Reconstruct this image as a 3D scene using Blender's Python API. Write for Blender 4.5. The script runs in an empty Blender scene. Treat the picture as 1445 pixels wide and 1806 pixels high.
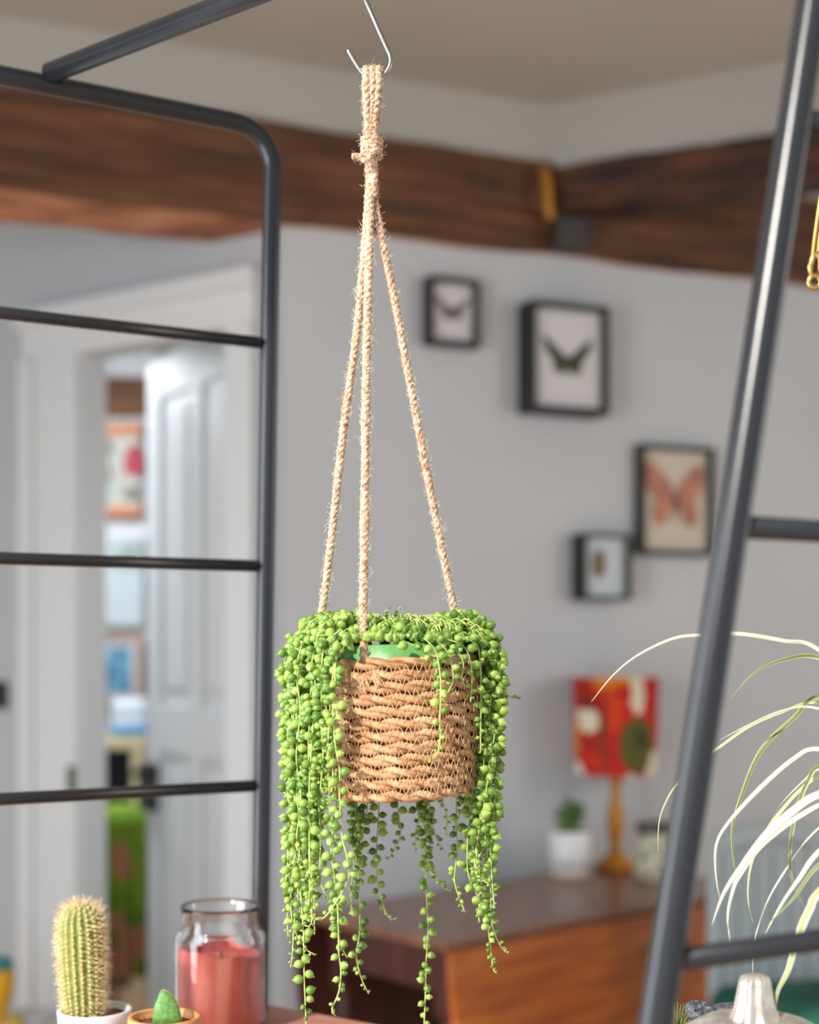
import bpy, math, random
from mathutils import Vector, Matrix, noise
R = random.Random(7)
PI = math.pi
sc = bpy.context.scene
C = sc.collection
EYE = 1.35
# ------------------------------------------------------------------ camera
HY, FPX = 1140.0, 2600.0
cam = bpy.data.objects.new('camera', bpy.data.cameras.new('camera'))
C.objects.link(cam)
cam.location = (0, 0, EYE); cam.rotation_euler = (PI/2, 0, 0)
cd = cam.data
cd.sensor_fit = 'VERTICAL'; cd.sensor_height = 36; cd.sensor_width = 28.8
cd.lens = FPX*36/1806; cd.shift_y = (HY-903)/1806
cd.clip_start = 0.05; cd.clip_end = 60
cd.dof.use_dof = True; cd.dof.focus_distance = 1.27; cd.dof.aperture_fstop = 3.0
sc.camera = cam
# ------------------------------------------------------------------ light
w = bpy.data.worlds.new('daylight'); sc.world = w; w.use_nodes = True
bg = w.node_tree.nodes['Background']; bg.inputs[0].default_value = (0.80, 0.90, 1.0, 1); bg.inputs[1].default_value = 0.70
def light(name, kind, loc, target, energy, color, **kw):
    l = bpy.data.lights.new(name, kind); l.energy = energy; l.color = color
    for k, v in kw.items(): setattr(l, k, v)
    o = bpy.data.objects.new(name, l); C.objects.link(o); o.location = loc
    o.rotation_euler = (Vector(target)-Vector(loc)).to_track_quat('-Z', 'Y').to_euler()
    return o
light('sun', 'SUN', (-3, -3, 4.6), (0, 1.3, 1.2), 4.9, (1.0, 0.95, 0.88), angle=math.radians(1.6))
light('garden_window_light', 'AREA', (-1.75, 0.7, 1.25), (0.2, 2.3, 0.8), 56, (0.86, 0.93, 1.0), shape='RECTANGLE', size=0.9, size_y=1.9)
light('side_window_light', 'AREA', (3.3, 2.2, 1.9), (0.6, 4.1, 1.2), 24, (1.0, 0.93, 0.84), shape='RECTANGLE', size=1.0, size_y=1.4)
light('back_room_fill', 'AREA', (-1.5, 5.0, 2.35), (-1.05, 5.9, 0.6), 42, (0.88, 0.94, 1.0), shape='SQUARE', size=0.5)  # added unseen fill that brightens the far room, not a fitting there
sc.view_settings.view_transform = 'Standard'; sc.view_settings.look = 'None'
sc.view_settings.exposure = 0.0; sc.view_settings.gamma = 1; sc.view_settings.use_curve_mapping = False

# ------------------------------------------------------------------ helpers
def P(px, py, D):
    return Vector(((px-722.5)/FPX*D, D, EYE+(HY-py)/FPX*D))
class MB:
    def __init__(s): s.v = []; s.f = []; s.uv = []; s.m = []; s.mi = 0
    def add(s, vs, fs, uvs=None):
        o = len(s.v); s.v += [tuple(v) for v in vs]
        for i, f in enumerate(fs):
            s.f.append([o+k for k in f]); s.m.append(s.mi)
            s.uv.append(uvs[i] if uvs else [(0, 0)]*len(f))
        return s
    def box(s, c, d, rot=0.0, M=None):
        c = Vector(c); hx, hy, hz = d[0]/2, d[1]/2, d[2]/2
        Rm = M if M is not None else Matrix.Rotation(rot, 3, 'Z')
        vs = [c+Rm @ Vector((x*hx, y*hy, z*hz)) for x in (-1, 1) for y in (-1, 1) for z in (-1, 1)]
        fs = [(0,1,3,2),(4,6,7,5),(0,4,5,1),(2,3,7,6),(0,2,6,4),(1,5,7,3)]
        return s.add(vs, fs)
    def prism(s, poly, z0, z1):                       # vertical prism over a plan polygon
        n = len(poly); vs = [(x, y, z0) for x, y in poly]+[(x, y, z1) for x, y in poly]
        fs = [tuple(range(n))[::-1], tuple(range(n, 2*n))]+[(i, (i+1) % n, n+(i+1) % n, n+i) for i in range(n)]
        return s.add(vs, fs)
    def tube(s, pts, r, n=8, caps=True, closed=False, flat=1.0, u0=0.0):
        pts = [Vector(p) for p in pts]; N = len(pts)
        rs = r if isinstance(r, (list, tuple)) else [r]*N
        def tan(i):
            if closed: return (pts[(i+1) % N]-pts[i-1]).normalized()
            return (pts[min(i+1, N-1)]-pts[max(i-1, 0)]).normalized()
        t = tan(0); a = Vector((0, 0, 1)) if abs(t.z) < .9 else Vector((1, 0, 0))
        nrm = (a-t*a.dot(t)).normalized(); vs = []; L = [u0]
        for i in range(N):
            t = tan(i); nrm = (nrm-t*nrm.dot(t))
            nrm = nrm.normalized() if nrm.length > 1e-9 else t.orthogonal().normalized()
            b = t.cross(nrm)
            for k in range(n):
                an = 2*PI*k/n
                vs.append(pts[i]+(nrm*math.cos(an)+b*math.sin(an)*flat)*rs[i])
            if i: L.append(L[-1]+(pts[i]-pts[i-1]).length)
        fs = []; uv = []
        for i in range(N if closed else N-1):
            j = (i+1) % N
            for k in range(n):
                k2 = (k+1) % n; fs.append((i*n+k, i*n+k2, j*n+k2, j*n+k))
                ua, ub = L[i], (L[j] if j else L[i]+.001)
                uv.append([(ua, k/n), (ua, (k+1)/n), (ub, (k+1)/n), (ub, k/n)])
        if caps and not closed:
            fs.append(tuple(range(n))[::-1]); uv.append([(0, 0)]*n)
            fs.append(tuple((N-1)*n+k for k in range(n))); uv.append([(0, 0)]*n)
        return s.add(vs, fs, uv)
    def lathe(s, prof, c=(0, 0, 0), n=32, M=None, mod=None):
        c = Vector(c); vs = []; m = len(prof)
        for i, (r, z) in enumerate(prof):
            for k in range(n):
                a = 2*PI*k/n; rr = r*(mod(a, i) if mod else 1)
                p = Vector((rr*math.cos(a), rr*math.sin(a), z))
                vs.append(c+(M @ p if M is not None else p))
        fs = []; uv = []
        for i in range(m-1):
            for k in range(n):
                k2 = (k+1) % n; fs.append((i*n+k, i*n+k2, (i+1)*n+k2, (i+1)*n+k))
                uv.append([(k/n, prof[i][1]), ((k+1)/n, prof[i][1]), ((k+1)/n, prof[i+1][1]), (k/n, prof[i+1][1])])
        if prof[0][0] > 1e-6: fs.append(tuple(range(n))[::-1]); uv.append([(0, 0)]*n)
        if prof[-1][0] > 1e-6: fs.append(tuple((m-1)*n+k for k in range(n))); uv.append([(0, 0)]*n)
        return s.add(vs, fs, uv)
    def shell(s, prof_out, prof_in, c, n=32, **k):    # closed hollow vessel
        return s.lathe(list(prof_out)+list(prof_in)[::-1], c, n, **k)
def obj(name, mb, mat, parent=None, smooth=False, bevel=0, **props):
    me = bpy.data.meshes.new(name); me.from_pydata(mb.v, [], mb.f)
    for m in (mat if isinstance(mat, (list, tuple)) else [mat]): me.materials.append(m)
    uvl = me.uv_layers.new(name='UVMap'); flat = [c for f in mb.uv for uv in f for c in uv]
    uvl.data.foreach_set('uv', flat)
    me.polygons.foreach_set('material_index', mb.m)
    if smooth: me.polygons.foreach_set('use_smooth', [True]*len(me.polygons))
    me.validate(); me.update()
    o = bpy.data.objects.new(name, me); C.objects.link(o)
    if parent is not None: o.parent = parent; o.matrix_parent_inverse = Matrix.Translation(-parent.location) if parent.rotation_euler.z == 0 else parent.matrix_basis.inverted()
    if bevel:
        b = o.modifiers.new('bevel', 'BEVEL'); b.width = bevel; b.segments = 2; b.limit_method = 'ANGLE'
    for k, v in props.items(): o[k] = v
    return o
def thing(name, label, cat, loc, group=None, **p):
    o = bpy.data.objects.new(name, None); C.objects.link(o); o.location = loc; o.empty_display_size = .05
    o['label'] = label; o['category'] = cat
    if group: o['group'] = group
    for k, v in p.items(): o[k] = v
    return o
def spline(pts, n=8):                                 # Catmull-Rom
    pts = [Vector(p) for p in pts]; out = []
    q = [pts[0]*2-pts[1]]+pts+[pts[-1]*2-pts[-2]]
    for i in range(1, len(q)-2):
        for k in range(n):
            t = k/n
            out.append(.5*((2*q[i])+(q[i+1]-q[i-1])*t+(2*q[i-1]-5*q[i]+4*q[i+1]-q[i+2])*t*t+(3*q[i]-q[i-1]-3*q[i+1]+q[i+2])*t**3))
    out.append(pts[-1]); return out
def resample(pts, step):
    out = [pts[0].copy()]; acc = 0
    for a, b in zip(pts, pts[1:]):
        L = (b-a).length
        if L < 1e-9: continue
        d = step-acc
        while d <= L: out.append(a.lerp(b, d/L)); d += step
        acc = (acc+L) % step if L+acc >= step else acc+L
    return out

# ------------------------------------------------------------------ materials
def mat(name, col, rough=.5, metal=0, **kw):
    m = bpy.data.materials.new(name); m.use_nodes = True
    b = m.node_tree.nodes['Principled BSDF']
    b.inputs['Base Color'].default_value = (*col, 1); b.inputs['Roughness'].default_value = rough; b.inputs['Metallic'].default_value = metal
    for k, v in kw.items(): b.inputs[k.replace('_', ' ')].default_value = v
    return m
def nodes(m): return m.node_tree.nodes, m.node_tree.links, m.node_tree.nodes['Principled BSDF']
def srgb(r, g, b):
    f = lambda c: ((c/255+.055)/1.055)**2.4 if c > 10 else c/255/12.92
    return (f(r), f(g), f(b))
def noise_mat(name, stops, scale=(1, 1, 1), nscale=5, rough=.6, coord='Object', bump=0, bdist=.002, detail=5, bscale=None, **kw):
    m = mat(name, stops[0][1], rough, **kw); N, L, b = nodes(m)
    tc = N.new('ShaderNodeTexCoord'); mp = N.new('ShaderNodeMapping'); mp.inputs['Scale'].default_value = scale
    L.new(tc.outputs[coord], mp.inputs[0])
    no = N.new('ShaderNodeTexNoise'); no.inputs['Scale'].default_value = nscale; no.inputs['Detail'].default_value = detail
    L.new(mp.outputs[0], no.inputs['Vector'])
    cr = N.new('ShaderNodeValToRGB'); e = cr.color_ramp.elements
    while len(e) < len(stops): e.new(.5)
    for el, (p, c) in zip(e, stops): el.position = p; el.color = (*c, 1)
    L.new(no.outputs[0], cr.inputs[0]); L.new(cr.outputs[0], b.inputs['Base Color'])
    if bump:
        src = no
        if bscale:
            src = N.new('ShaderNodeTexNoise'); src.inputs['Scale'].default_value = bscale; src.inputs['Detail'].default_value = 4
            L.new(mp.outputs[0], src.inputs['Vector'])
        bp = N.new('ShaderNodeBump'); bp.inputs['Strength'].default_value = bump; bp.inputs['Distance'].default_value = bdist
        L.new(src.outputs[0], bp.inputs['Height']); L.new(bp.outputs[0], b.inputs['Normal'])
    return m
M = {}
M['wall'] = noise_mat('pale_grey_plaster', [(.35, (.515, .525, .535)), (.7, (.545, .555, .562))], nscale=3, rough=.9, bump=.2, bdist=.001, bscale=60)
M['ceil'] = noise_mat('ceiling_paint', [(.3, (.43, .405, .36)), (.7, (.47, .445, .395))], nscale=2, rough=.95)
M['upper'] = noise_mat('upper_wall_shade_tone', [(.3, (.42, .40, .355)), (.7, (.455, .435, .39))], nscale=2, rough=.9)  # wall plaster toned darker and warmer: dim bounce light put into the colour
M['trim'] = mat('white_gloss_paint', (.74, .755, .75), .45)
M['doorpaint'] = mat('grey_white_door_paint', (.58, .595, .60), .45)
M['beam'] = noise_mat('old_oak_beam', [(.28, srgb(56, 34, 19)), (.5, srgb(92, 56, 32)), (.75, srgb(124, 80, 48))], scale=(1.2, 1.2, 14), nscale=2.6, rough=.75, bump=.8, bdist=.01, detail=8)
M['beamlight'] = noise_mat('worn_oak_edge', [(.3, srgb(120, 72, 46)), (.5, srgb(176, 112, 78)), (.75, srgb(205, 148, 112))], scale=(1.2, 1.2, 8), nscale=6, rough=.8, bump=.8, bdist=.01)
M['beamdark'] = noise_mat('dark_oak_beam', [(.35, srgb(34, 20, 14)), (.55, srgb(78, 43, 26)), (.75, srgb(106, 60, 36))], scale=(1.5, 1.5, 10), nscale=4, rough=.75, bump=.8, bdist=.01, detail=8)
M['floor'] = noise_mat('warm_oak_floor', [(.3, srgb(150, 118, 86)), (.7, srgb(186, 152, 116))], scale=(1, 10, 1), nscale=2, rough=.5)
M['tube'] = noise_mat('dark_grey_powder_coat', [(.3, (.020, .021, .025)), (.7, (.026, .027, .031))], nscale=400, rough=.26, bump=.15, bdist=.0003)
M['steel'] = mat('brushed_steel', (.40, .385, .36), .32, 1)
M['gold'] = mat('gold_metal', (.85, .58, .20), .25, 1)
M['tabletop'] = noise_mat('table_top_wood', [(.3, srgb(116, 76, 56)), (.7, srgb(148, 102, 80))], scale=(8, 1, 1), nscale=3, rough=.28)
M['flap'] = noise_mat('orange_varnished_wood', [(.3, srgb(138, 66, 20)), (.55, srgb(172, 92, 32)), (.8, srgb(192, 114, 50))], scale=(1.5, 1.5, 14), nscale=3, rough=.35)
M['darkwood'] = noise_mat('dark_mahogany', [(.3, srgb(58, 26, 22)), (.7, srgb(84, 42, 34))], scale=(6, 6, 1), nscale=4, rough=.4)
M['shelf'] = noise_mat('reddish_shelf_wood', [(.3, srgb(170, 108, 88)), (.7, srgb(198, 138, 114))], scale=(3, 30, 3), nscale=3, rough=.5)
M['black'] = mat('black_frame_paint', (.014, .013, .014), .6)
M['paper'] = mat('off_white_card', (.62, .60, .61), .9)
M['white'] = mat('white_glaze', (.80, .79, .78), .3)
M['cream'] = mat('cream_unglazed', (.70, .62, .50), .8)
M['soil'] = noise_mat('brown_grit', [(.3, srgb(70, 30, 22)), (.7, srgb(150, 88, 66))], nscale=300, rough=.95, bump=.8)

def fibre_mat(name, stops, us=30, vs=3, isl=.0, rough=.8, bump=.6, bdist=.0006, blot=0):
    """streaks along a tube's length (u = metres along, v = around)"""
    m = mat(name, stops[0][1], rough); N, L, b = nodes(m)
    tc = N.new('ShaderNodeTexCoord'); mp = N.new('ShaderNodeMapping'); mp.inputs['Scale'].default_value = (us, vs, 1)
    L.new(tc.outputs['UV'], mp.inputs[0])
    no = N.new('ShaderNodeTexNoise'); no.inputs['Scale'].default_value = 3; no.inputs['Detail'].default_value = 4
    L.new(mp.outputs[0], no.inputs['Vector'])
    n2 = N.new('ShaderNodeTexNoise'); n2.inputs['Scale'].default_value = blot or 60; L.new(tc.outputs['Object'], n2.inputs['Vector'])
    mx = N.new('ShaderNodeMath'); mx.operation = 'ADD'; L.new(no.outputs[0], mx.inputs[0]); L.new(n2.outputs[0], mx.inputs[1])
    hf = N.new('ShaderNodeMath'); hf.operation = 'MULTIPLY'; hf.inputs[1].default_value = .5; L.new(mx.outputs[0], hf.inputs[0])
    cr = N.new('ShaderNodeValToRGB'); e = cr.color_ramp.elements
    while len(e) < len(stops): e.new(.5)
    for el, (p, c) in zip(e, stops): el.position = p; el.color = (*c, 1)
    L.new(hf.outputs[0], cr.inputs[0]); L.new(cr.outputs[0], b.inputs['Base Color'])
    bp = N.new('ShaderNodeBump'); bp.inputs['Strength'].default_value = bump; bp.inputs['Distance'].default_value = bdist
    L.new(no.outputs[0], bp.inputs['Height']); L.new(bp.outputs[0], b.inputs['Normal'])
    return m
M['grass'] = fibre_mat('twisted_seagrass', [(.36, srgb(146, 94, 56)), (.45, srgb(196, 144, 98)), (.54, srgb(216, 172, 126)), (.66, srgb(236, 204, 164))], us=22, vs=14, rough=.55, blot=45)
M['jute'] = fibre_mat('jute_rope', [(.38, srgb(140, 98, 68)), (.48, srgb(204, 166, 134)), (.60, srgb(238, 212, 186))], us=260, vs=5, rough=.9, blot=300)
M['thread'] = mat('pale_stitch_thread', srgb(226, 188, 146), .6)
M['fuzz'] = mat('jute_fibre', srgb(236, 210, 184), .8)

def green_mat(name, lo, hi, rough=.30, sub=.12):
    m = mat(name, lo, rough); N, L, b = nodes(m)
    oi = N.new('ShaderNodeObjectInfo'); ge = N.new('ShaderNodeNewGeometry')
    ad = N.new('ShaderNodeMath'); ad.operation = 'ADD'; L.new(oi.outputs['Random'], ad.inputs[0]); L.new(ge.outputs['Random Per Island'], ad.inputs[1])
    fr = N.new('ShaderNodeMath'); fr.operation = 'FRACT'; L.new(ad.outputs[0], fr.inputs[0])
    cr = N.new('ShaderNodeValToRGB'); cr.color_ramp.elements[0].color = (*lo, 1); cr.color_ramp.elements[1].color = (*hi, 1)
    L.new(fr.outputs[0], cr.inputs[0]); L.new(cr.outputs[0], b.inputs['Base Color'])
    if sub:
        b.inputs['Subsurface Weight'].default_value = sub; b.inputs['Subsurface Radius'].default_value = (.4, 1, .2); b.inputs['Subsurface Scale'].default_value = .002
    return m
M['pearl'] = green_mat('succulent_pearl_green', srgb(84, 122, 42), srgb(164, 194, 92))
M['stem'] = mat('pale_green_stem', srgb(190, 206, 116), .5)
M['liner'] = noise_mat('green_plastic_liner', [(.3, srgb(88, 150, 76)), (.7, srgb(118, 178, 98))], nscale=40, rough=.4, bump=.6, bdist=.002)

# ------------------------------------------------------------------ the setting
Wd = Vector((.9206, .3904, 0)); Wn = Vector((.3904, -.9206, 0)); W0 = Vector((0, 4.0, 0))
def W(u, off, z): return W0+Wd*u+Wn*off+Vector((0, 0, z))
def quad_plan(o, d, n, s0, s1, t0, t1):
    return [tuple((o+d*a+n*b)[:2]) for a, b in ((s0, t0), (s1, t0), (s1, t1), (s0, t1))]
def struct(name, mb, m, **k): return obj(name, mb, m, kind='structure', **k)
struct('floor', MB().prism([(-4, -1.5), (4.5, -1.5), (4.5, 8), (-4, 8)], -.08, 0), M['floor'])
struct('ceiling', MB().prism([(-4, .15), (4.5, .15), (4.5, 8), (-4, 8)], 2.88, 2.98), M['ceil'])
UL = -.362
struct('wall_back', MB().prism(quad_plan(W0, Wd, Wn, UL, 4.5, 0, -.22), 0, 2.47), M['wall'])
struct('wall_above_beam', MB().prism(quad_plan(W0, Wd, Wn, -2.6, 4.5, 0, -.24), 2.70, 2.90), M['upper'])
def beam_mesh(o, d, n, s0, s1, f0, f1, z0, z1, seg=60, amp=.008, under=None, seed=0):
    """a hewn timber: an uneven four-cornered section swept along d"""
    mb = MB(); vs = []
    ring = [(f0, z0), (f0, z0*.5+z1*.5), (f0, z1), (f1, z1), (f1, z0), ((f0+f1)/2, z0)]
    for i in range(seg+1):
        s = s0+(s1-s0)*i/seg
        for k, (f, z) in enumerate(ring):
            q = Vector((s*3.1, k*5.3+seed, 0)); q2 = Vector((s*17, k*3.3+seed, 4))
            a = noise.noise(q)*1.4+noise.noise(q2)*.5; b_ = noise.noise(q+Vector((0, 0, 9)))*1.4+noise.noise(q2+Vector((0, 0, 9)))*.5
            vs.append(o+d*s+n*(f+a*amp)+Vector((0, 0, z+b_*amp)))
    K = len(ring); fs = []; mi = []
    for i in range(seg):
        for k in range(K):
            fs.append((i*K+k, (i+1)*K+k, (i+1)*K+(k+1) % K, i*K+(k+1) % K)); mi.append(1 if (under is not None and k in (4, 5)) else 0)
    fs += [tuple(range(K)), tuple(seg*K+k for k in range(K))[::-1]]; mi += [0, 0]
    mb.add(vs, fs); mb.m = mi
    return mb
struct('beam_main', beam_mesh(W0, Wd, Wn, -2.6, 4.5, .02, -.25, 2.452, 2.712, 110, .007, under=1), [M['beam'], M['beamlight']])
CB = Vector((.389, 4.165, 0)); Cd = Vector((.882, -.47, 0)).normalized(); Cn = Vector((.47, .882, 0)).normalized()
struct('wall_bulkhead', MB().prism(quad_plan(CB, Cd, Cn, -.05, 3.2, 0, .16), 2.67, 2.90), M['upper'])
struct('beam_cross', beam_mesh(CB, Cd, Cn, .0, 3.2, -.02, .17, 2.572, 2.69, 60, .009, seed=40), M['beamdark'])
# door wall (canted, behind the opening left of the picture wall)
A0 = Vector((-.428, 3.95, 0)); Ad = Vector((-.816, .578, 0)); An = Vector((-.578, -.816, 0))
HEAD = EYE+.86
dw = MB()
dw.prism(quad_plan(A0, Ad, An, -.05, .07, 0, -.10), 0, 2.88)
dw.prism(quad_plan(A0, Ad, An, .666, 3.2, 0, -.10), 0, 2.88)
dw.prism(quad_plan(A0, Ad, An, .07, .666, 0, -.10), HEAD, 2.88)
struct('wall_door', dw, M['wall'])
ar = MB()
ar.prism(quad_plan(A0, Ad, An, .006, .075, .022, 0), 0, HEAD+.002)
ar.prism(quad_plan(A0, Ad, An, -.03, .006, .034, 0), 0, HEAD+.002)
ar.prism(quad_plan(A0, Ad, An, .66, .84, .022, 0), 0, HEAD+.002)
ar.prism(quad_plan(A0, Ad, An, .84, .90, .038, 0), 0, HEAD+.002)
ar.prism(quad_plan(A0, Ad, An, -.03, .90, .022, 0), HEAD, HEAD+.10)
ar.prism(quad_plan(A0, Ad, An, -.04, .915, .045, 0), HEAD+.10, HEAD+.150)
ar.prism(quad_plan(A0, Ad, An, .655, .672, .0, -.10), 0, HEAD+.002)
struct('trim_1', ar, M['trim'], bevel=.006)
sp = MB(); sp.box(P(128, 1373, 4.335)+Vector((.0, -.012, 0)), (.030, .012, .075), math.atan2(Ad.y, Ad.x))
o = obj('strike_plate', sp, mat('aged_brass', (.20, .17, .13), .4, .8), kind='structure')
# door leaf
H0 = Vector((-.436, 4.075, 0)); Hd = Vector((-.40, .64, 0)).normalized(); Hn = Vector((-Hd.y, Hd.x, 0))
if Hn.y > 0: Hn = -Hn
DL = .765; DT = EYE+.90
door = bpy.data.objects.new('door_1', None); C.objects.link(door); door.location = H0; door['kind'] = 'structure'
def dbox(mb, s0, s1, t0, t1, z0, z1): mb.prism(quad_plan(H0, Hd, Hn, s0, s1, t0, t1), z0, z1)
lf = MB(); T = .04
dbox(lf, 0, DL, -T+.014, -.014, 0, DT)
st = [(0, .12), (.345, .425), (.665, DL)]
for a, b in st: dbox(lf, a, b, -T, 0, 0, DT)
ZR = [(0, .22), (1.02, 1.17), (2.13, DT)]
for a, b in st[:-1]:
    nxt = st[st.index((a, b))+1][0]
    for z0, z1 in ZR: dbox(lf, b, nxt, -T, 0, z0, z1)
leafo = obj('leaf', lf, M['doorpaint'], door, bevel=.004)
for (a, b) in ((.12, .345), (.425, .665)):
    for (z0, z1) in ((.22, 1.02), (1.17, 2.13)):
        pm = MB(); dbox(pm, a+.035, b-.035, -.016, -.004, z0+.05, z1-.05); obj('panel', pm, M['doorpaint'], leafo, bevel=.008)
lk = MB(); dbox(lk, DL-.10, DL+.005, 0, .03, EYE-.52, EYE-.37); lko = obj('lock_case', lk, M['black'], door, bevel=.004)
kb = MB(); kb.tube([H0+Hd*(DL-.05)+Hn*.03+Vector((0, 0, EYE-.40)), H0+Hd*(DL-.05)+Hn*.07+Vector((0, 0, EYE-.40)), H0+Hd*(DL-.14)+Hn*.075+Vector((0, 0, EYE-.40))], .008, 10)
obj('door_handle', kb, M['black'], lko, smooth=True)
# far room
struct('wall_far', MB().prism([(-3.5, 6.3), (1.5, 6.3), (1.5, 6.4), (-3.5, 6.4)], 0, 2.88), mat('far_room_paint', (.60, .60, .60), .9))
struct('beam_far', beam_mesh(Vector((0, 6.28, 0)), Vector((1, 0, 0)), Vector((0, -1, 0)), -3.5, 1.5, .03, -.02, 2.33, 2.49, 30, .008, seed=70), M['beam'])
FY = 6.27

# switch on the door wall, cable and bracket on the beam
p = P(-2, 1226, 4.54); t = thing('light_switch', 'dark bronze light switch plate on the grey wall left of the doorway', 'switch', p)
sw = MB(); sw.box(p, (.085, .012, .085), math.atan2(Ad.y, Ad.x)); obj('plate', sw, mat('dark_bronze', (.06, .05, .04), .4, .6), t, bevel=.003)
sw = MB(); sw.box(p+An*.012, (.014, .02, .026), math.atan2(Ad.y, Ad.x)); obj('toggle', sw, M['black'], t, bevel=.002)
cb = MB(); cb.tube(spline([P(962, 300, 4.10), P(966, 330, 4.08), P(968, 368, 4.08), P(972, 385, 4.09)]), .013, 8)
o = obj('yellow_cable', cb, mat('yellow_sheath', srgb(176, 120, 30), .5), smooth=True)
o['label'] = 'short mustard yellow cable on the brown ceiling beam at the corner'; o['category'] = 'cable'
jb = MB(); jb.box(P(1008, 410, 4.13), (.11, .05, .09), math.atan2(Wd.y, Wd.x))
t = thing('junction_box', 'dark brown metal box fixed to the main beam below the cross beam', 'box', P(1008, 410, 4.13))
obj('case', jb, mat('dark_box', (.035, .028, .026), .5), t, bevel=.006)
jb = MB(); jb.box(P(1008, 410, 4.10), (.095, .012, .075), math.atan2(Wd.y, Wd.x)); obj('cover', jb, mat('dark_cover', (.045, .036, .034), .5), t, bevel=.004)

# ------------------------------------------------------------------ metal plant stand
SR = .0101; RR = .0066
PD = Vector((.86, .51, 0)).normalized(); BD = Vector((.78, -.625, 0)).normalized()
HB = .5855
postT = Vector((-.1525, 1.645, 0)); postB = Vector((-.170, 1.662, 0))
stand = thing('plant_stand', 'dark grey tubular metal plant stand with ladder ends and a top cross bar', 'stand', Vector((0, 1.3, 0)))
def hz(v, h): return Vector((v.x, v.y, EYE+h))
def at_post(h): k = (HB-h)/(HB+.41); return hz(postT.lerp(postB, k), h)
RAIL = .5770
LEN = .52
# left end: rail, bend, far post
mbt = MB(); br = .045
cen = at_post(h_top := RAIL)
pts = [hz(postT-PD*LEN*.86, RAIL), hz(postT-PD*.25, RAIL), hz(postT-PD*(br+.005), RAIL)]
for k in range(1, 9):
    a = PI/2*k/8
    pts.append(hz(postT-PD*br+PD*br*math.sin(a), RAIL-br+br*math.cos(a)))
pts += [at_post(.45), at_post(.2), at_post(-.1), at_post(-.41), hz(postB+(postB-postT)*1.0, -EYE)]
mbt.tube(pts, SR, 20); obj('end_frame', mbt, M['tube'], stand, smooth=True)
mbt = MB()
q0 = postT-PD*LEN*.86
pts = []
for k in range(0, 9):
    a = PI/2*k/8; pts.append(hz(q0+PD*.0-PD*br*math.sin(a), RAIL-br+br*math.cos(a)))
pts.append(hz(q0-PD*(br+.16), -.41)); pts.append(hz(q0-PD*(br+.30), -EYE))
mbt.tube(pts, SR, 20); obj('end_leg', mbt, M['tube'], stand, smooth=True)
for h in (.3385, .0898, -.1563):
    a = at_post(h); mbt = MB(); mbt.tube([a, a-PD*(.4922+.17*(.532-h)-.004)], RR, 16); obj('rung', mbt, M['tube'], stand, smooth=True)
    wl = MB(); wl.lathe([(0.0, -.0016), (.0016, 0), (0.0, .0016)], a-PD*.012+Vector((0, 0, RR+.001)), 8); 
# right end: leaning near leg, rungs
rB = P(1158, 1806, .85); rT = P(1434, 0, .9135)
def leg_at(h):
    k = (EYE+h-rB.z)/(rT.z-rB.z); return rB.lerp(rT, k)
topc = leg_at(HB-.04)
mbt = MB()
pts = [leg_at(-EYE), leg_at(-.6), leg_at(-.2), leg_at(.1), leg_at(.4), topc]
ld = (rT-rB).normalized()
for k in range(1, 8):
    a = k/7
    pts.append(topc+ld*.045*math.sin(a*PI/2)+PD*.045*(1-math.cos(a*PI/2)))
pts.append(hz(pts[-1]+PD*.2, pts[-1].z-EYE)); endr = hz(pts[-1]+PD*.22, pts[-1].z-EYE); pts.append(endr)
mbt.tube(pts, .0102, 24); obj('end_frame', mbt, M['tube'], stand, smooth=True)
mbt = MB(); mbt.tube([endr-PD*.001, endr+PD*.02-Vector((0, 0, .02)), hz(endr+PD*.03, -EYE)], SR, 16); obj('end_leg', mbt, M['tube'], stand, smooth=True)
for h in (.325, .0715, -.1826):
    a = leg_at(h); mbt = MB(); b = hz(endr+PD*.02, h); mbt.tube([a, a+PD*((b-a).dot(PD)+.01)], RR*1.06, 16); obj('rung', mbt, M['tube'], stand, smooth=True)
# cross bar
c0 = Vector((-.368, 1.508, EYE+HB+.001)); mbt = MB()
c1 = c0+BD*1.16
mbt.tube([c0, c0+BD*.4, c0+BD*.8, c1], .0103, 24); obj('cross_bar', mbt, M['tube'], stand, smooth=True)
# shelf board on the stand
SH = -.41
sB = Vector((-.164, 1.69, 0)); SDr = Vector((.818, -.575, 0)).normalized()
def S(t, s): return sB+SDr*t-PD*s
shelf = thing('shelf_board', 'reddish brown wooden shelf across the bottom of the metal stand', 'shelf', hz(S(.3, .2), SH-.01))
for i in range(4):
    s0 = i*.118; mb = MB(); mb.prism([tuple(S(a, b)[:2]) for a, b in ((-.02, s0), (.98, s0), (.98, s0+.1165), (-.02, s0+.1165))], EYE+SH-.02, EYE+SH)
    obj('plank', mb, M['shelf'], shelf, bevel=.002)
SZ = EYE+SH

# ------------------------------------------------------------------ hook
HK = []
DH = 1.272
for px, py in ((608, -42), (603, -62), (606, -84), (622, -94), (640, -84), (644, -60), (640, -30)):
    HK.append(P(px, py, DH))
hookpts = [P(600, -48, DH-.014), P(600, -70, DH-.0135), P(608, -92, DH-.006), P(622, -98, DH+.001), P(636, -90, DH+.002), P(636, -62, DH-.0155+.006), P(640, -20, DH-.006), P(646, 2, DH), P(664, 44, DH), P(681, 82, DH), P(688, 98, DH), P(688, 114, DH), P(681, 128, DH), P(668, 137, DH), P(654, 137, DH), P(642, 130, DH), P(632, 118, DH), P(622, 102, DH), P(613, 86, DH)]
hb = MB(); hb.tube(resample(spline(hookpts, 8), .0016), .0021, 12)
o = obj('s_hook', hb, M['steel'], smooth=True); o['label'] = 'brushed steel wire hook holding the jute ropes on the cross bar'; o['category'] = 'hook'

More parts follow.
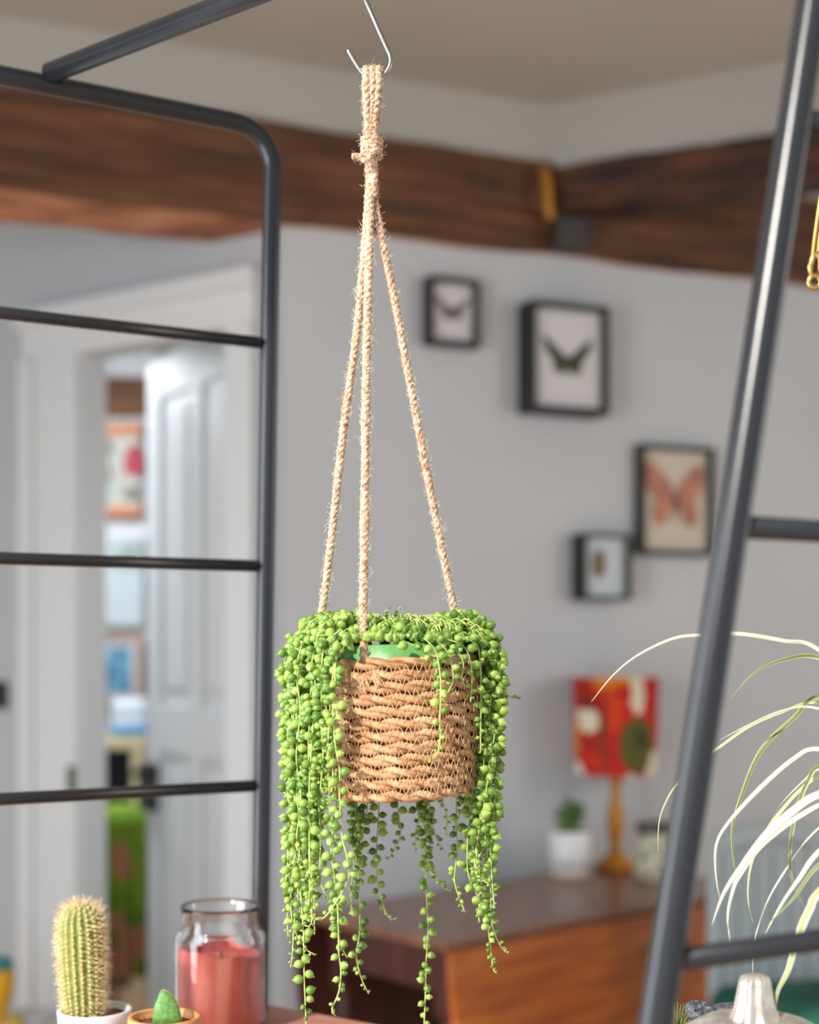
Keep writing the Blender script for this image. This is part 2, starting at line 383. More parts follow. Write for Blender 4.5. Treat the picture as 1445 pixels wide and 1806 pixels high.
# ------------------------------------------------------------------ basket
DB = 1.28
K = DB/FPX
bc = P(702, 1140, DB)
tilt = Matrix.Rotation(math.radians(-2.2), 3, 'Y')      # hangs a touch askew
Zr = -.0105
def Bp(r, th, z):                                      # basket coordinates; z is below the rim
    v = Vector((r*math.cos(th), r*math.sin(th), z)); q = tilt @ v
    return bc+q+Vector((0, 0, Zr))
HBK = .121
def Rz(k):                                             # radius of a row, k 0..1 from the rim down
    return .0648-.0012*math.sin(k*PI)*-1-.0075*k**1.6
basket = thing('hanging_basket', 'woven seagrass hanging basket on three jute ropes in the centre', 'basket', bc)
NR = 12; rp = HBK/NR
for i in range(NR):
    k = i/(NR-1); z = -rp*(i+.5)+.002; r = Rz(k)
    if i == NR-1: r -= .0015
    mb = MB(); turns = 8; n = 260; ph = R.random()*6
    for ply in range(2):
        pts = []; rad = []
        wob = R.random()*9
        for j in range(n):
            th = 2*PI*j/n; a = ph+ply*PI-turns*th
            nz = noise.noise(Vector((th*2.2, i*3.7, wob)))
            oz = math.sin(a)*.0024; orr = math.cos(a)*.0030
            pts.append(Bp(r+orr+nz*.0008, th, z+oz+nz*.0007))
            rad.append(.0031*(1+.16*noise.noise(Vector((th*7, i*1.7, ply*5)))))
        mb.tube(pts, rad, 10, closed=True, u0=R.random()*50)
    # two thin edges of leaf showing in the twist
    obj('coil', mb, M['grass'], basket, smooth=True)
for i in range(NR-1):
    k = (i+.5)/(NR-1); z = -rp*(i+1)+.002; r = Rz(k)+.0062
    mb = MB(); nzg = 62; pts = []
    for j in range(nzg*2):
        th = 2*PI*(j+R.uniform(-.3, .3))/(nzg*2); up = (j % 2)*2-1
        pts.append(Bp(r+R.uniform(-.0002, .0006), th, z+up*.0045*R.uniform(.75, 1.1)))
        if up > 0: pass
        th2 = 2*PI*(j+.5)/(nzg*2); pts.append(Bp(r-.0002, th2, z))
    mb.tube(pts, .00032, 5, closed=True); obj('stitching', mb, M['thread'], basket)
# dark inside lining so no light passes between the coils, and the floor of the basket
mb = MB(); prof = []
for k in range(8): kk = k/7; prof.append((Rz(kk)-.0025, -HBK*kk*.97))
mb.lathe([(0.0, -HBK*.97)]+prof[::-1], (0, 0, 0), 48); mb.v = [tuple(bc+tilt @ Vector(v)+Vector((0, 0, Zr))) for v in mb.v]
obj('base', mb, mat('dark_seagrass_inside', srgb(110, 68, 38), .8), basket, smooth=True)
# close stitching where the middle rope is sewn on
def rope_foot(th, i0=1.2, n=34):
    mb = MB()
    for j in range(n):
        a = th+R.uniform(-.22, .22); z = -rp*i0-R.uniform(0, rp*1.1)
        mb.tube([Bp(Rz(.1)+.0058, a, z+.003), Bp(Rz(.1)+.0066, a+R.uniform(-.04, .04), z), Bp(Rz(.1)+.0056, a+R.uniform(-.05, .05), z-.004)], .0004, 4)
    obj('rope_stitching', mb, M['thread'], basket)
thF, thL, thRr = math.radians(243), math.radians(168), math.radians(36)
rope_foot(thF+.02); rope_foot(thL); rope_foot(thRr)
# ropes
fz = MB()
def fuzz(path, r, dens, lmin=.003, lmax=.009):
    for i in range(len(path)-1):
        t = (path[i+1]-path[i]); L = t.length
        if L < 1e-6: continue
        t.normalize()
        for _ in range(int(dens*L)+(R.random() < (dens*L) % 1)):
            d = Vector((R.gauss(0, 1), R.gauss(0, 1), R.gauss(0, 1))); d = (d-t*d.dot(t)).normalized()
            l = R.uniform(lmin, lmax)*R.choice((.5, .7, 1)); a = path[i]+d*r*.8
            b1 = a+d*l*.4+t*l*R.uniform(-.5, .5); e = b1+d*l*R.uniform(-.1, .35)+t*l*R.uniform(-.6, .6)+Vector((R.uniform(-1, 1), R.uniform(-1, 1), R.uniform(-1, 1)))*l*.25
            fz.tube([a, (a+b1)/2+t*l*.1, b1, (b1+e)/2-d*l*.05, e], [.00016, .00016, .00014, .00012, .00008], 3, caps=False)
def rope(name, keys, r=.0034, pitch=.017, ply=3, parent=basket, dens=2300, seed=0, mat_='jute', n=8):
    path = resample(spline(keys, 14), .0016); mb = MB(); Np = len(path)
    t = (path[1]-path[0]).normalized(); nr = t.orthogonal().normalized(); fr = []
    for i in range(Np):
        t = (path[min(i+1, Np-1)]-path[max(i-1, 0)]).normalized(); nr = (nr-t*nr.dot(t)).normalized(); fr.append((nr.copy(), t.cross(nr)))
    for k in range(ply):
        pts = []; rad = []
        for i in range(Np):
            a = 2*PI*(i*.0016/pitch+k/ply); w_ = noise.noise(Vector((i*.13, k*4, seed)))
            lump = noise.noise(Vector((i*.035, seed*3, 7)))
            pts.append(path[i]+(fr[i][0]*math.cos(a)+fr[i][1]*math.sin(a))*(r*.36*(1+.3*lump)))
            rad.append(r*.70*(1+.16*w_+.16*lump+.12*noise.noise(Vector((i*.6, k*9, seed)))))
        mb.tube(pts, rad, n, u0=seed*3+k)
    fuzz(path, r, dens)
    return obj(name, mb, M[mat_], parent, smooth=True)
def rimpt(th, z=-.012, dr=.0015): return Bp(Rz(.05)+dr, th, z)
kn = P(656, 300, DB-.004)
F = rimpt(thF, -.006, -.0035); Lp = rimpt(thL, -.012, .001); Rp = rimpt(thRr, -.012, .001)
def mix(a, b, k): return a.lerp(b, k)
# front, left, right ropes: pixel course and their own depth
def course(lst): return [P(*c) for c in lst]
fd, ld_, rd = F.y, Lp.y, Rp.y
rope('rope', [P(654, 236, 1.275), P(656, 262, 1.276), P(654, 330, 1.275), P(651, 440, 1.27), P(647, 620, 1.255), P(645, 760, 1.245), P(643, 940, 1.232), P(641, 1080, 1.224), F+Vector((0, 0, .022)), F], r=.0037, seed=1)
rope('rope', [P(650, 236, 1.279), P(650, 262, 1.28), P(651, 330, 1.281), P(644, 430, 1.281), P(630, 580, 1.282), P(606, 760, 1.284), P(588, 920, 1.286), P(571, 1060, 1.288), P(565, 1100, 1.29), Lp], r=.0034, seed=2)
rope('rope', [P(662, 236, 1.275), P(659, 262, 1.276), P(659, 330, 1.278), P(670, 400, 1.28), P(698, 540, 1.287), P(728, 700, 1.295), P(756, 850, 1.303), P(786, 1000, 1.31), P(803, 1090, 1.316), Rp], r=.0034, seed=3)
rope('rope', [P(660, 236, 1.272), P(658, 262, 1.271), P(660, 300, 1.272), P(659, 350, 1.275)], r=.0034, seed=4, dens=700)
# the loop over the hook
for i, (x, xb) in enumerate(((646, 652), (657, 656), (667, 660))):
    rope('rope_loop', [P(xb-2, 244, DH+.001), P((x+xb)/2-1, 200, DH-.004), P(x, 160, DH-.009), P(x, 140, DH-.0092), P(x, 127, DH-.006), P(x, 122, DH), P(x, 127, DH+.006), P(x, 140, DH+.0095), P(x, 160, DH+.0095), P((x+xb)/2+1, 200, DH+.008), P(xb, 244, DH+.006)], r=.0035, seed=6+i, dens=2000)
# knot: wraps and a tail
kp = []
for j in range(5*18):
    a = 2*PI*j/18; yy = 242+j/90*40
    c_ = P(655.5, yy, 1.2765); kp.append(c_+Vector((math.cos(a)*.0078, math.sin(a)*.0085, 0)))
mb = MB(); mb.tube(kp, [.0023*(1+.2*noise.noise(Vector((j*.2, 0, 0)))) for j in range(len(kp))], 8); obj('knot', mb, M['jute'], basket, smooth=True); fuzz(kp, .002, 900)
rope('knot_tail', [P(650, 277, 1.266), P(640, 276, 1.264), P(630, 275, 1.263), P(620, 276, 1.262)], r=.0026, seed=12, dens=2200)
rope('knot_tail', [P(664, 262, 1.266), P(654, 276, 1.262), P(642, 283, 1.262), P(638, 280, 1.264)], r=.0024, seed=13, dens=1200)
obj('loose_fibres', fz, M['fuzz'], basket, kind='stuff')

# ------------------------------------------------------------------ string of pearls
plant = thing('string_of_pearls', 'trailing string of pearls succulent spilling over the rim of the seagrass basket', 'plant', bc+Vector((0, 0, .0)))
mb = MB()
def crum(a, i): return 1+.018*noise.noise(Vector((math.cos(a)*4, math.sin(a)*4, i*1.3)))
mb.lathe([(.050, -.10), (.0585, -.015), (.0612, .0122), (.0600, .0125), (.0575, -.005), (.0, -.005)], (0, 0, 0), 72, mod=crum)
mb.v = [tuple(bc+tilt @ Vector(v)+Vector((0, 0, Zr))) for v in mb.v]
obj('liner_pot', mb, M['liner'], plant, smooth=True)
mb = MB(); mb.lathe([(.0, .010), (.04, .009), (.0575, .004), (.0575, -.004)], (0, 0, 0), 32); mb.v = [tuple(bc+tilt @ Vector(v)+Vector((0, 0, Zr))) for v in mb.v]
obj('soil', mb, M['soil'], plant, smooth=True)
pearls = []       # (centre, radius, direction of the tip)
strands = []
def hang(path, r0=.0038, step=.0068, tip=.25, taper=.014, skip=0.0, avoid=None):
    """a strand: stem along the path, pearls left and right of it, small ones near its tip"""
    pts = spline(path, 8); pts = resample(pts, .0012)
    for i in range(len(pts)):                       # slight irregular waver
        pts[i] = pts[i]+Vector((noise.noise(Vector((i*.03, path[0].x*40, 1))), noise.noise(Vector((i*.03, path[0].x*40, 5))), 0))*.0009
    n = len(pts); strands.append(pts)
    i = int(R.uniform(1, 5)); side = R.choice((-1, 1))
    while i < n-1:
        left = (n-i)*.0012; k = min(1, tip+(1-tip)*(left/.05))
        r = r0*k*R.uniform(.78, 1.13)
        t = (pts[min(i+1, n-1)]-pts[i-1]).normalized()
        a = R.gauss(0, .75); d = Vector((side*math.cos(a), -math.sin(abs(a))*R.choice((1, 1, -1)), R.uniform(-.35, .25)))
        d = (d-t*d.dot(t)*.8).normalized()
        if R.random() > skip:
            c = pts[i]+d*(r+.0006)
            pearls.append((c, r, (d+Vector((R.uniform(-.3, .3), R.uniform(-.3, .3), R.uniform(-.7, .3)))).normalized()))
        side = -side if R.random() < .8 else side
        i += max(2, int(step*R.uniform(.65, 1.35)*(.45+.55*k)/.0012))
def over_rim(th, r_out, yend, r_in=.045, dx=0, lean=0, ztop=None, **kw):
    zt = R.uniform(.016, .028) if ztop is None else ztop
    def q(r, z): v = Vector((r*math.cos(th), r*math.sin(th), z)); return bc+v
    p_end_z = (HY-yend)*K
    path = [q(r_in, zt), q((r_in+r_out)/2, zt-.002), q(r_out*.90, zt-.012), q(r_out*.985, -.010), q(r_out, -.022)]
    z = -.022; rr = r_out
    while z > p_end_z+.03:
        z -= .035; rr = r_out+lean*(-.012-z)
        path.append(q(rr, z)+Vector((R.uniform(-.0025, .0025), R.uniform(-.003, .003), 0)))
    path.append(q(r_out+lean*(-.012-p_end_z), p_end_z)+Vector((R.uniform(-.006, .006), 0, 0)))
    hang(path, **kw)
# left curtain
for j in range(40):
    th = math.radians(R.uniform(138, 236)); r = R.uniform(.077, .099)
    xpx = 702+r*math.cos(th)/K
    if xpx > 597: r = .078; th = math.radians(R.uniform(150, 214)); xpx = 702+r*math.cos(th)/K
    if xpx > 570: yend = R.uniform(1300, 1440)
    elif xpx > 540: yend = R.uniform(1420, 1640)
    else: yend = R.uniform(1380, 1680)
    if j % 6 == 0: yend = R.uniform(1200, 1330)
    over_rim(th, r, yend, lean=R.uniform(-.03, .02))
# right curtain
for j in range(24):
    th = math.radians(R.uniform(-36, 48)); r = R.uniform(.074, .087)
    if th < 0 and 702+r*math.cos(th)/K < 838: r = .09; th = th*.5
    over_rim(th, r, R.choice((R.uniform(1230, 1400), R.uniform(1400, 1620), R.uniform(1450, 1640))), lean=R.uniform(-.08, -.02))
# strands hanging behind the basket, seen under it
for j in range(6):
    x = R.choice((R.uniform(575, 640), R.uniform(735, 760), R.uniform(780, 835)))
    c = (x-702)*K/.078; th = math.acos(max(-1, min(1, c)))
    over_rim(th, .078, R.uniform(1440, 1560), lean=-.02)
def back(pl, D=1.345, top=1150, **kw):              # a drawn strand that comes down behind the basket
    x0 = pl[0][0]; c = (x0-702)*K/.074; th = math.acos(max(-1, min(1, c)))
    D2 = DB+.076*math.sin(th)
    s = D2/DB
    hang([bc+Vector((.045*math.cos(th), .045*math.sin(th), .014)), bc+Vector((.068*math.cos(th), .068*math.sin(th), .012)), P(x0, 1190, D2), P(x0, 1300, D2)]+[P(x, y, D2) for x, y in pl], **kw)
def free(pl, D, **kw): hang([P(x, y, D) for x, y in pl], **kw)
LD = 1.262
free([(560, 1112), (538, 1126), (526, 1150), (524, 1240), (525, 1400), (529, 1520), (534, 1640), (538, 1720), (539, 1806), (540, 1840)], 1.245, step=.0075)
free([(545, 1112), (518, 1130), (508, 1160), (507, 1300), (509, 1435), (513, 1538), (514, 1614), (523, 1649), (544, 1677), (561, 1684)], 1.262)
free([(520, 1620), (518, 1645), (516, 1675), (513, 1708)], 1.258, r0=.0028)
free([(566, 1112), (556, 1130), (556, 1200), (560, 1300), (563, 1400), (565, 1487), (566, 1556), (584, 1590)], 1.235, step=.008)
free([(610, 1128), (596, 1142), (592, 1175), (592, 1213), (594, 1255), (589, 1279), (592, 1317), (599, 1362), (599, 1390), (603, 1469), (613, 1514), (615, 1549), (592, 1594), (568, 1621), (544, 1614)], 1.205, step=.0078)
free([(590, 1120), (578, 1135), (574, 1200), (577, 1300), (582, 1407), (585, 1504), (596, 1594), (597, 1677), (602, 1711), (599, 1749), (585, 1781), (592, 1792)], 1.218)
free([(585, 1440), (590, 1540), (597, 1642), (604, 1672), (613, 1690)], 1.225, r0=.003)
free([(628, 1122), (600, 1150), (586, 1200), (588, 1240), (580, 1290), (578, 1340)], 1.207)
free([(600, 1112), (572, 1140), (566, 1250), (570, 1330), (566, 1395)], 1.215)
back([(629, 1410), (630, 1487), (623, 1538), (618, 1573), (620, 1611)])
back([(648, 1410), (641, 1469), (632, 1538), (635, 1608), (634, 1649), (629, 1687), (639, 1729), (651, 1753)])
back([(668, 1410), (665, 1504), (665, 1556), (675, 1594), (689, 1621), (703, 1618)])
back([(701, 1407), (706, 1469), (696, 1497), (682, 1518)])
back([(734, 1410), (739, 1441), (732, 1469), (731, 1504)])
back([(748, 1410), (750, 1487), (753, 1573), (755, 1642), (751, 1711), (750, 1781), (748, 1840)], step=.0075)
back([(752, 1400), (756, 1450), (758, 1510)])
back([(758, 1421), (769, 1476), (786, 1504)])
back([(751, 1421), (752, 1521), (772, 1545), (789, 1570), (807, 1566)])
back([(781, 1407), (789, 1441), (786, 1473)], r0=.003)
free([(830, 1108), (846, 1130), (848, 1200), (842, 1300), (826, 1400), (807, 1450), (807, 1504), (803, 1556), (817, 1601), (822, 1611)], 1.30)
free([(820, 1108), (856, 1140), (850, 1260), (833, 1400), (824, 1504), (831, 1556), (852, 1597), (862, 1642), (869, 1704), (876, 1717)], 1.27)
free([(838, 1105), (866, 1140), (874, 1260), (864, 1400), (860, 1487), (866, 1556), (867, 1625), (886, 1673), (900, 1679)], 1.28)
free([(840, 1110), (878, 1170), (880, 1240), (868, 1330), (852, 1430), (838, 1530), (866, 1562)], 1.25)
free([(850, 1120), (868, 1180), (876, 1210), (900, 1228), (912, 1231), (924, 1230)], 1.27, r0=.0028, step=.006)
free([(716, 1132), (735, 1141), (752, 1158), (768, 1176), (773, 1206), (769, 1226)], 1.208)
free([(770, 1128), (790, 1150), (799, 1180), (798, 1206), (780, 1235), (762, 1246)], 1.207, r0=.0034)
free([(748, 1125), (770, 1150), (778, 1200), (777, 1252), (776, 1275), (777, 1300), (772, 1328), (756, 1345)], 1.203, step=.0085)
free([(760, 1124), (800, 1142), (818, 1168), (814, 1200)], 1.212)
free([(780, 1124), (820, 1142), (832, 1185), (830, 1240)], 1.225)
free([(790, 1112), (828, 1128), (846, 1160), (848, 1330)], 1.235)
# the mound on top
for j in range(900):
    r = .088*math.sqrt(R.random()); th = R.random()*2*PI
    x = r*math.cos(th); y = r*math.sin(th)
    xp = 702+x/K
    if y < 0 and 612 < xp < 860 and r > .061: y = y*.061/r
    dome = .026*(1-(r/.098)**3)
    z = dome-.008*R.random()**.5+.002*noise.noise(Vector((x*60, y*60, 0)))-.001
    if y < -.02 and 612 < xp < 860: z = max(z, .0055+.004*R.random())
    elif r > .07: z -= R.random()*.012
    rr = .0038*R.uniform(.55, 1.12)
    d = Vector((x*6+R.gauss(0, .5), y*6+R.gauss(0, .5), .5+R.gauss(0, .5))).normalized()
    pearls.append((bc+Vector((x-.002, y, z)), rr, d))
mbs = MB()
for j in range(150):
    r = .075*math.sqrt(R.random()); th = R.random()*2*PI; a = th+R.uniform(-1, 1)
    p0 = bc+Vector((r*math.cos(th), r*math.sin(th)*.8, .024*(1-(r/.098)**3)))
    d = Vector((math.cos(a), math.sin(a), 0))*R.uniform(.008, .02)
    mbs.tube(spline([p0, p0+d*.5+Vector((0, 0, .004)), p0+d+Vector((0, 0, -.001))], 3), .0006, 4, caps=False)
obj('mound_stems', mbs, M['stem'], plant, smooth=True, kind='stuff')
# a few upright shoots
for (x, y, h) in ((588, 1095, 14), (627, 1088, 16), (682, 1090, 18), (700, 1092, 20), (812, 1092, 12)):
    b0 = P(x, y+8, 1.262); e = P(x+3, y-h, 1.262); mbs = MB(); mbs.tube([b0, (b0+e)/2, e], [.0008, .0007, .0005], 5)
    strands.append([b0, (b0+e)/2, e])
    for q in range(5): pearls.append((b0.lerp(e, q/4)+Vector((R.choice((-1, 1))*.0015, -.001, 0)), .0021-.0003*q, Vector((R.uniform(-.4, .4), -.2, 1)).normalized()))
for s_ in strands:
    mb = MB(); mb.tube(s_[::3]+[s_[-1]] if len(s_) > 6 else s_, .00062, 5); obj('stem', mb, M['stem'], plant, smooth=True)
# thin out pearls that sit inside the basket wall or off the frame
def ok(p):
    c, r, d = p
    q = c-bc; rad = math.hypot(q.x, q.y)
    if q.z < -.014 and q.z > -.118 and rad < Rz((-q.z)/HBK)+.0035: return False
    return True
pearls = [p for p in pearls if ok(p)]
prof = [(0, -1), (.62, -.80), (.95, -.32), (.98, .20), (.76, .66), (.38, 1.0), (.13, 1.24), (0, 1.52)]
pm = MB(); pm.lathe(prof, (0, 0, 0), 10)
proto = obj('pearl', pm, M['pearl'], None, smooth=True)
pearls.sort(key=lambda p: (p[0].y-p[1]*18))
def mtx(c, r, d): return Matrix.Translation(c) @ d.to_track_quat('Z', 'X').to_matrix().to_4x4() @ Matrix.Diagonal((r, r, r, 1))
inv = Matrix.Translation(-plant.location)
# the 300 that show largest: spread over the nearest two thirds of the plant
front = [p for p in pearls if p[1] > .0034][:520]; R.shuffle(front); front = front[:300]; fs_ = set(id(p) for p in front)
for i, p in enumerate(front):
    o = proto if i == 0 else proto.copy()
    if i: C.objects.link(o)
    o.parent = plant; o.matrix_parent_inverse = inv; o.matrix_basis = mtx(*p)
rest = MB()
for p in pearls:
    if id(p) in fs_: continue
    m4 = mtx(*p); rest.add([m4 @ Vector(v) for v in pm.v], pm.f)
obj('pearls', rest, M['pearl'], plant, smooth=True, kind='stuff')

# ------------------------------------------------------------------ spider plant
def leaf_mat(name, stops):
    m = mat(name, stops[0][1], .45); N, L, b = nodes(m)
    tc = N.new('ShaderNodeTexCoord'); sx = N.new('ShaderNodeSeparateXYZ'); L.new(tc.outputs['UV'], sx.inputs[0])
    no = N.new('ShaderNodeTexNoise'); no.inputs['Scale'].default_value = 1; mp = N.new('ShaderNodeMapping'); mp.inputs['Scale'].default_value = (8, 60, 1)
    L.new(tc.outputs['UV'], mp.inputs[0]); L.new(mp.outputs[0], no.inputs['Vector'])
    s = N.new('ShaderNodeMath'); s.operation = 'MULTIPLY_ADD'; s.inputs[1].default_value = .08; L.new(no.outputs[0], s.inputs[0]); L.new(sx.outputs['Y'], s.inputs[2])
    cr = N.new('ShaderNodeValToRGB'); cr.color_ramp.interpolation = 'LINEAR'; e = cr.color_ramp.elements
    while len(e) < len(stops): e.new(.5)
    for el, (p, c) in zip(e, stops): el.position = p; el.color = (*c, 1)
    L.new(s.outputs[0], cr.inputs[0]); L.new(cr.outputs[0], b.inputs['Base Color'])
    b.inputs['Subsurface Weight'].default_value = .1; b.inputs['Subsurface Scale'].default_value = .002
    return m
cr_, gr_, pk = srgb(204, 202, 184), srgb(88, 112, 32), srgb(204, 166, 142)
M['leafw'] = leaf_mat('white_leaf_faint_green_band', [(.0, pk), (.12, cr_), (.42, cr_), (.52, srgb(182, 200, 140)), (.62, cr_), (.92, cr_), (1.0, pk)])
M['leafg'] = leaf_mat('green_leaf_cream_margin', [(.0, pk), (.16, cr_), (.24, gr_), (.84, gr_), (.92, cr_), (1.0, pk)])
M['leafm'] = leaf_mat('striped_leaf', [(.0, cr_), (.3, cr_), (.38, srgb(150, 176, 84)), (.72, srgb(150, 176, 84)), (.8, cr_), (1.0, pk)])
SPC = P(1640, 1500, 1.15)
sp = thing('spider_plant', 'variegated spider plant arching in from the right behind the leaning tube', 'plant', Vector((SPC.x, SPC.y, SZ)))
def ribbon(pts, wmax, twist=0, face=None, tipf=.12):
    pts = resample(spline(pts, 10), .004); n = len(pts); mb = MB(); vs = []; fs = []; uv = []
    for i, p in enumerate(pts):
        k = i/(n-1); t = (pts[min(i+1, n-1)]-pts[max(i-1, 0)]).normalized()
        vw = (p-Vector((0, 0, EYE))).normalized()
        side = t.cross(vw).normalized(); nn = side.cross(t).normalized()
        side = (side*math.cos(twist+k*.6)+nn*math.sin(twist+k*.6)); nn = side.cross(t).normalized()
        wd = wmax*min(1, (k/.35)**.75 if k < .35 else 1)*.5+.0001
        for q in (-1, -.5, 0, .5, 1): vs.append(p+side*wd*q+nn*wd*(.35*(q*q)-.2))
        for q in (1, 0, -1): vs.append(p+side*wd*q*.9+nn*(wd*(.35*q*q-.2)-.0003))
    m = 8
    for i in range(n-1):
        for j in range(m):
            j2 = (j+1) % m; fs.append((i*m+j, i*m+j2, (i+1)*m+j2, (i+1)*m+j))
            V = [0, .25, .5, .75, 1, .95, .5, .05]; va, vb = V[j], V[j2]
            uv.append([(i*.004, va), (i*.004, vb), ((i+1)*.004, vb), ((i+1)*.004, va)])
    return mb.add(vs, fs, uv)
CR = (1640, 1500)
leaves = [
 ('leafw', 12, 1.22, 0, [(1043, 1238), (1081, 1192), (1125, 1156), (1189, 1126), (1242, 1120), (1306, 1118), (1382, 1130), (1445, 1146), (1560, 1260), CR]),
 ('leafg', 15, 1.20, .3, [(1288, 1234), (1330, 1188), (1382, 1164), (1445, 1160), (1540, 1215), CR]),
 ('leafg', 13, 1.24, 0, [(1309, 1572), (1296, 1526), (1292, 1466), (1306, 1410), (1342, 1325), (1402, 1265), (1445, 1229), (1550, 1270), CR]),
 ('leafm', 9, 1.25, .2, [(1161, 1502), (1163, 1450), (1177, 1410), (1199, 1377), (1232, 1345), (1273, 1315), (1322, 1281), (1382, 1255), (1445, 1240), (1550, 1290), CR]),
 ('leafw', 7, 1.22, .1, [(1270, 1305), (1322, 1278), (1382, 1253), (1445, 1250), (1550, 1300), CR]),
 ('leafw', 13, 1.20, 0, [(1270, 1585), (1263, 1542), (1264, 1490), (1286, 1450), (1342, 1389), (1402, 1337), (1445, 1321), (1550, 1350), CR]),
 ('leafw', 23, 1.17, 0, [(1256, 1631), (1278, 1574), (1310, 1526), (1350, 1474), (1394, 1434), (1445, 1401), (1540, 1385), CR]),
 ('leafw', 17, 1.19, .3, [(1288, 1660), (1284, 1615), (1292, 1574), (1304, 1546), (1350, 1484), (1445, 1420), (1540, 1400), CR]),
 ('leafm', 10, 1.22, .2, [(1328, 1626), (1320, 1586), (1322, 1542), (1334, 1502), (1370, 1440), (1445, 1370), (1550, 1370), CR]),
 ('leafg', 15, 1.21, .4, [(1422, 1606), (1398, 1554), (1394, 1494), (1406, 1426), (1426, 1377), (1445, 1352), (1520, 1340), CR]),
 ('leafw', 6, 1.23, .3, [(1358, 1452), (1382, 1414), (1418, 1377), (1445, 1357), (1530, 1340), CR]),
 ('leafw', 14, 1.16, 0, [(1350, 1647), (1382, 1590), (1410, 1550), (1445, 1502), (1530, 1440), CR]),
 ('leafg', 12, 1.15, .2, [(1354, 1631), (1398, 1587), (1422, 1552), (1445, 1526), (1530, 1460), CR]),
 ('leafm', 24, 1.12, .1, [(1367, 1800), (1371, 1752), (1390, 1712), (1400, 1679), (1414, 1635), (1430, 1600), (1445, 1574), (1530, 1500), CR]),
 ('leafw', 6, 1.22, .2, [(1328, 1722), (1329, 1691), (1336, 1640), (1370, 1560), (1445, 1460), (1540, 1420), CR]),
]
for mname, wpx, D, tw, pl in leaves:
    n = len(pl); pts = [P(x, y, D+(1.15-D)*(max(0, i-(n-3))/2)) for i, (x, y) in enumerate(pl)]
    pts[-1] = SPC+Vector((R.uniform(-.006, .006), R.uniform(-.006, .006), -.01))
    obj('leaf', ribbon(pts, .66*wpx*D/FPX, tw), M[mname], sp, smooth=True)
for k in range(8):                                     # the half of the rosette outside the frame
    a = R.uniform(-1.9, 1.5); l = R.uniform(.12, .22); d = Vector((math.cos(a), math.sin(a), 0))
    obj('leaf', ribbon([SPC+d*l+Vector((0, 0, R.uniform(-.06, .05))), SPC+d*l*.75+Vector((0, 0, .08)), SPC+d*l*.4+Vector((0, 0, .10)), SPC+Vector((0, 0, -.01))], .008, 0), M['leafw'], sp, smooth=True)
mb = MB(); mb.shell([(.045, 0), (.055, .02), (.066, .20), (.068, .235)], [(.0, .20), (.060, .20), (.063, .235)], (SPC.x, SPC.y, SZ), 32); obj('pot', mb, M['white'], sp, smooth=True)
mb = MB(); mb.lathe([(0, .262), (.012, .26), (.02, .205), (.058, .200)], (SPC.x, SPC.y, SZ), 16); obj('crown', mb, mat('leaf_base_green', srgb(160, 176, 100), .6), sp, smooth=True)

# ------------------------------------------------------------------ cactus in white pot
def pot_base(px, D): v = P(px, 1140, D); return Vector((v.x, v.y, SZ))
cp = pot_base(167, 1.45); rimz = .0535
cact = thing('potted_cactus', 'tall columnar cactus with golden spines in a small white pot on the shelf', 'cactus', cp)
mb = MB(); mb.shell([(.026, 0), (.030, .002), (.0355, .045), (.0362, rimz-.001), (.0355, rimz)], [(.0, rimz-.006), (.0305, rimz-.006), (.0325, rimz-.0005), (.0335, rimz)], cp, 40); obj('pot', mb, M['white'], cact, smooth=True)
mb = MB(); mb.lathe([(.0, .002+rimz-.006), (.02, .0012+rimz-.006), (.0312, rimz-.006)], cp, 24); obj('soil', mb, M['soil'], cact, smooth=True)
cc = Vector((P(150, 1140, 1.45).x, 1.45, SZ+rimz-.008)); HC = .113; NRb = 18
Mc = Matrix.Rotation(math.radians(-2.5), 3, 'Y')
cprof = []
for i in range(25):
    k = i/24; r = .0165+.0035*math.sin(min(1, k*1.25)*PI*.62)
    if k > .78: r *= math.sqrt(max(0, 1-((k-.78)/.22)**2.2))
    cprof.append((r, HC*k))
mb = MB(); mb.lathe(cprof, cc, NRb*6, M=Mc, mod=lambda a, i: 1+.075*math.cos(a*NRb)); cbo = obj('body', mb, noise_mat('cactus_green', [(.3, srgb(112, 132, 66)), (.7, srgb(146, 162, 90))], nscale=90, rough=.6), cact, smooth=True)
ma = MB(); ms = MB()
for rb in range(NRb):
    a = 2*PI*rb/NRb
    for j in range(25):
        k = (j+.5+(rb % 2)*.5)/25.5
        i = k*24; i0 = int(i); f = i-i0; r = cprof[i0][0]*(1-f)+cprof[min(24, i0+1)][0]*f
        up = max(0, (k-.8)/.2)
        c_ = cc+Mc @ Vector((r*1.075*math.cos(a), r*1.075*math.sin(a), HC*k)); nrm = (Mc @ Vector((math.cos(a)*(1-up*.8), math.sin(a)*(1-up*.8), .15+up))).normalized()
        q = nrm.to_track_quat('Z', 'X').to_matrix()
        ma.lathe([(.0014, -.0003), (.0012, .0007), (0, .0011)], c_, 6, M=q)
        for s in range(7):
            d = (nrm+q @ Vector((R.gauss(0, .55), R.gauss(0, .55), 0))).normalized()
            if R.random() < .3: d = (d+Vector((0, 0, R.uniform(-.3, .5)))).normalized()
            l = R.uniform(.005, .0105)*(1.2 if k > .9 else 1)
            ms.tube([c_, c_+d*l], [.00019, .00007], 3, caps=False)
obj('areoles', ma, mat('woolly_areole', srgb(236, 214, 150), .9), cbo, smooth=True, kind='stuff')
obj('spines', ms, mat('golden_spine', srgb(240, 206, 156), .6), cbo, kind='stuff')
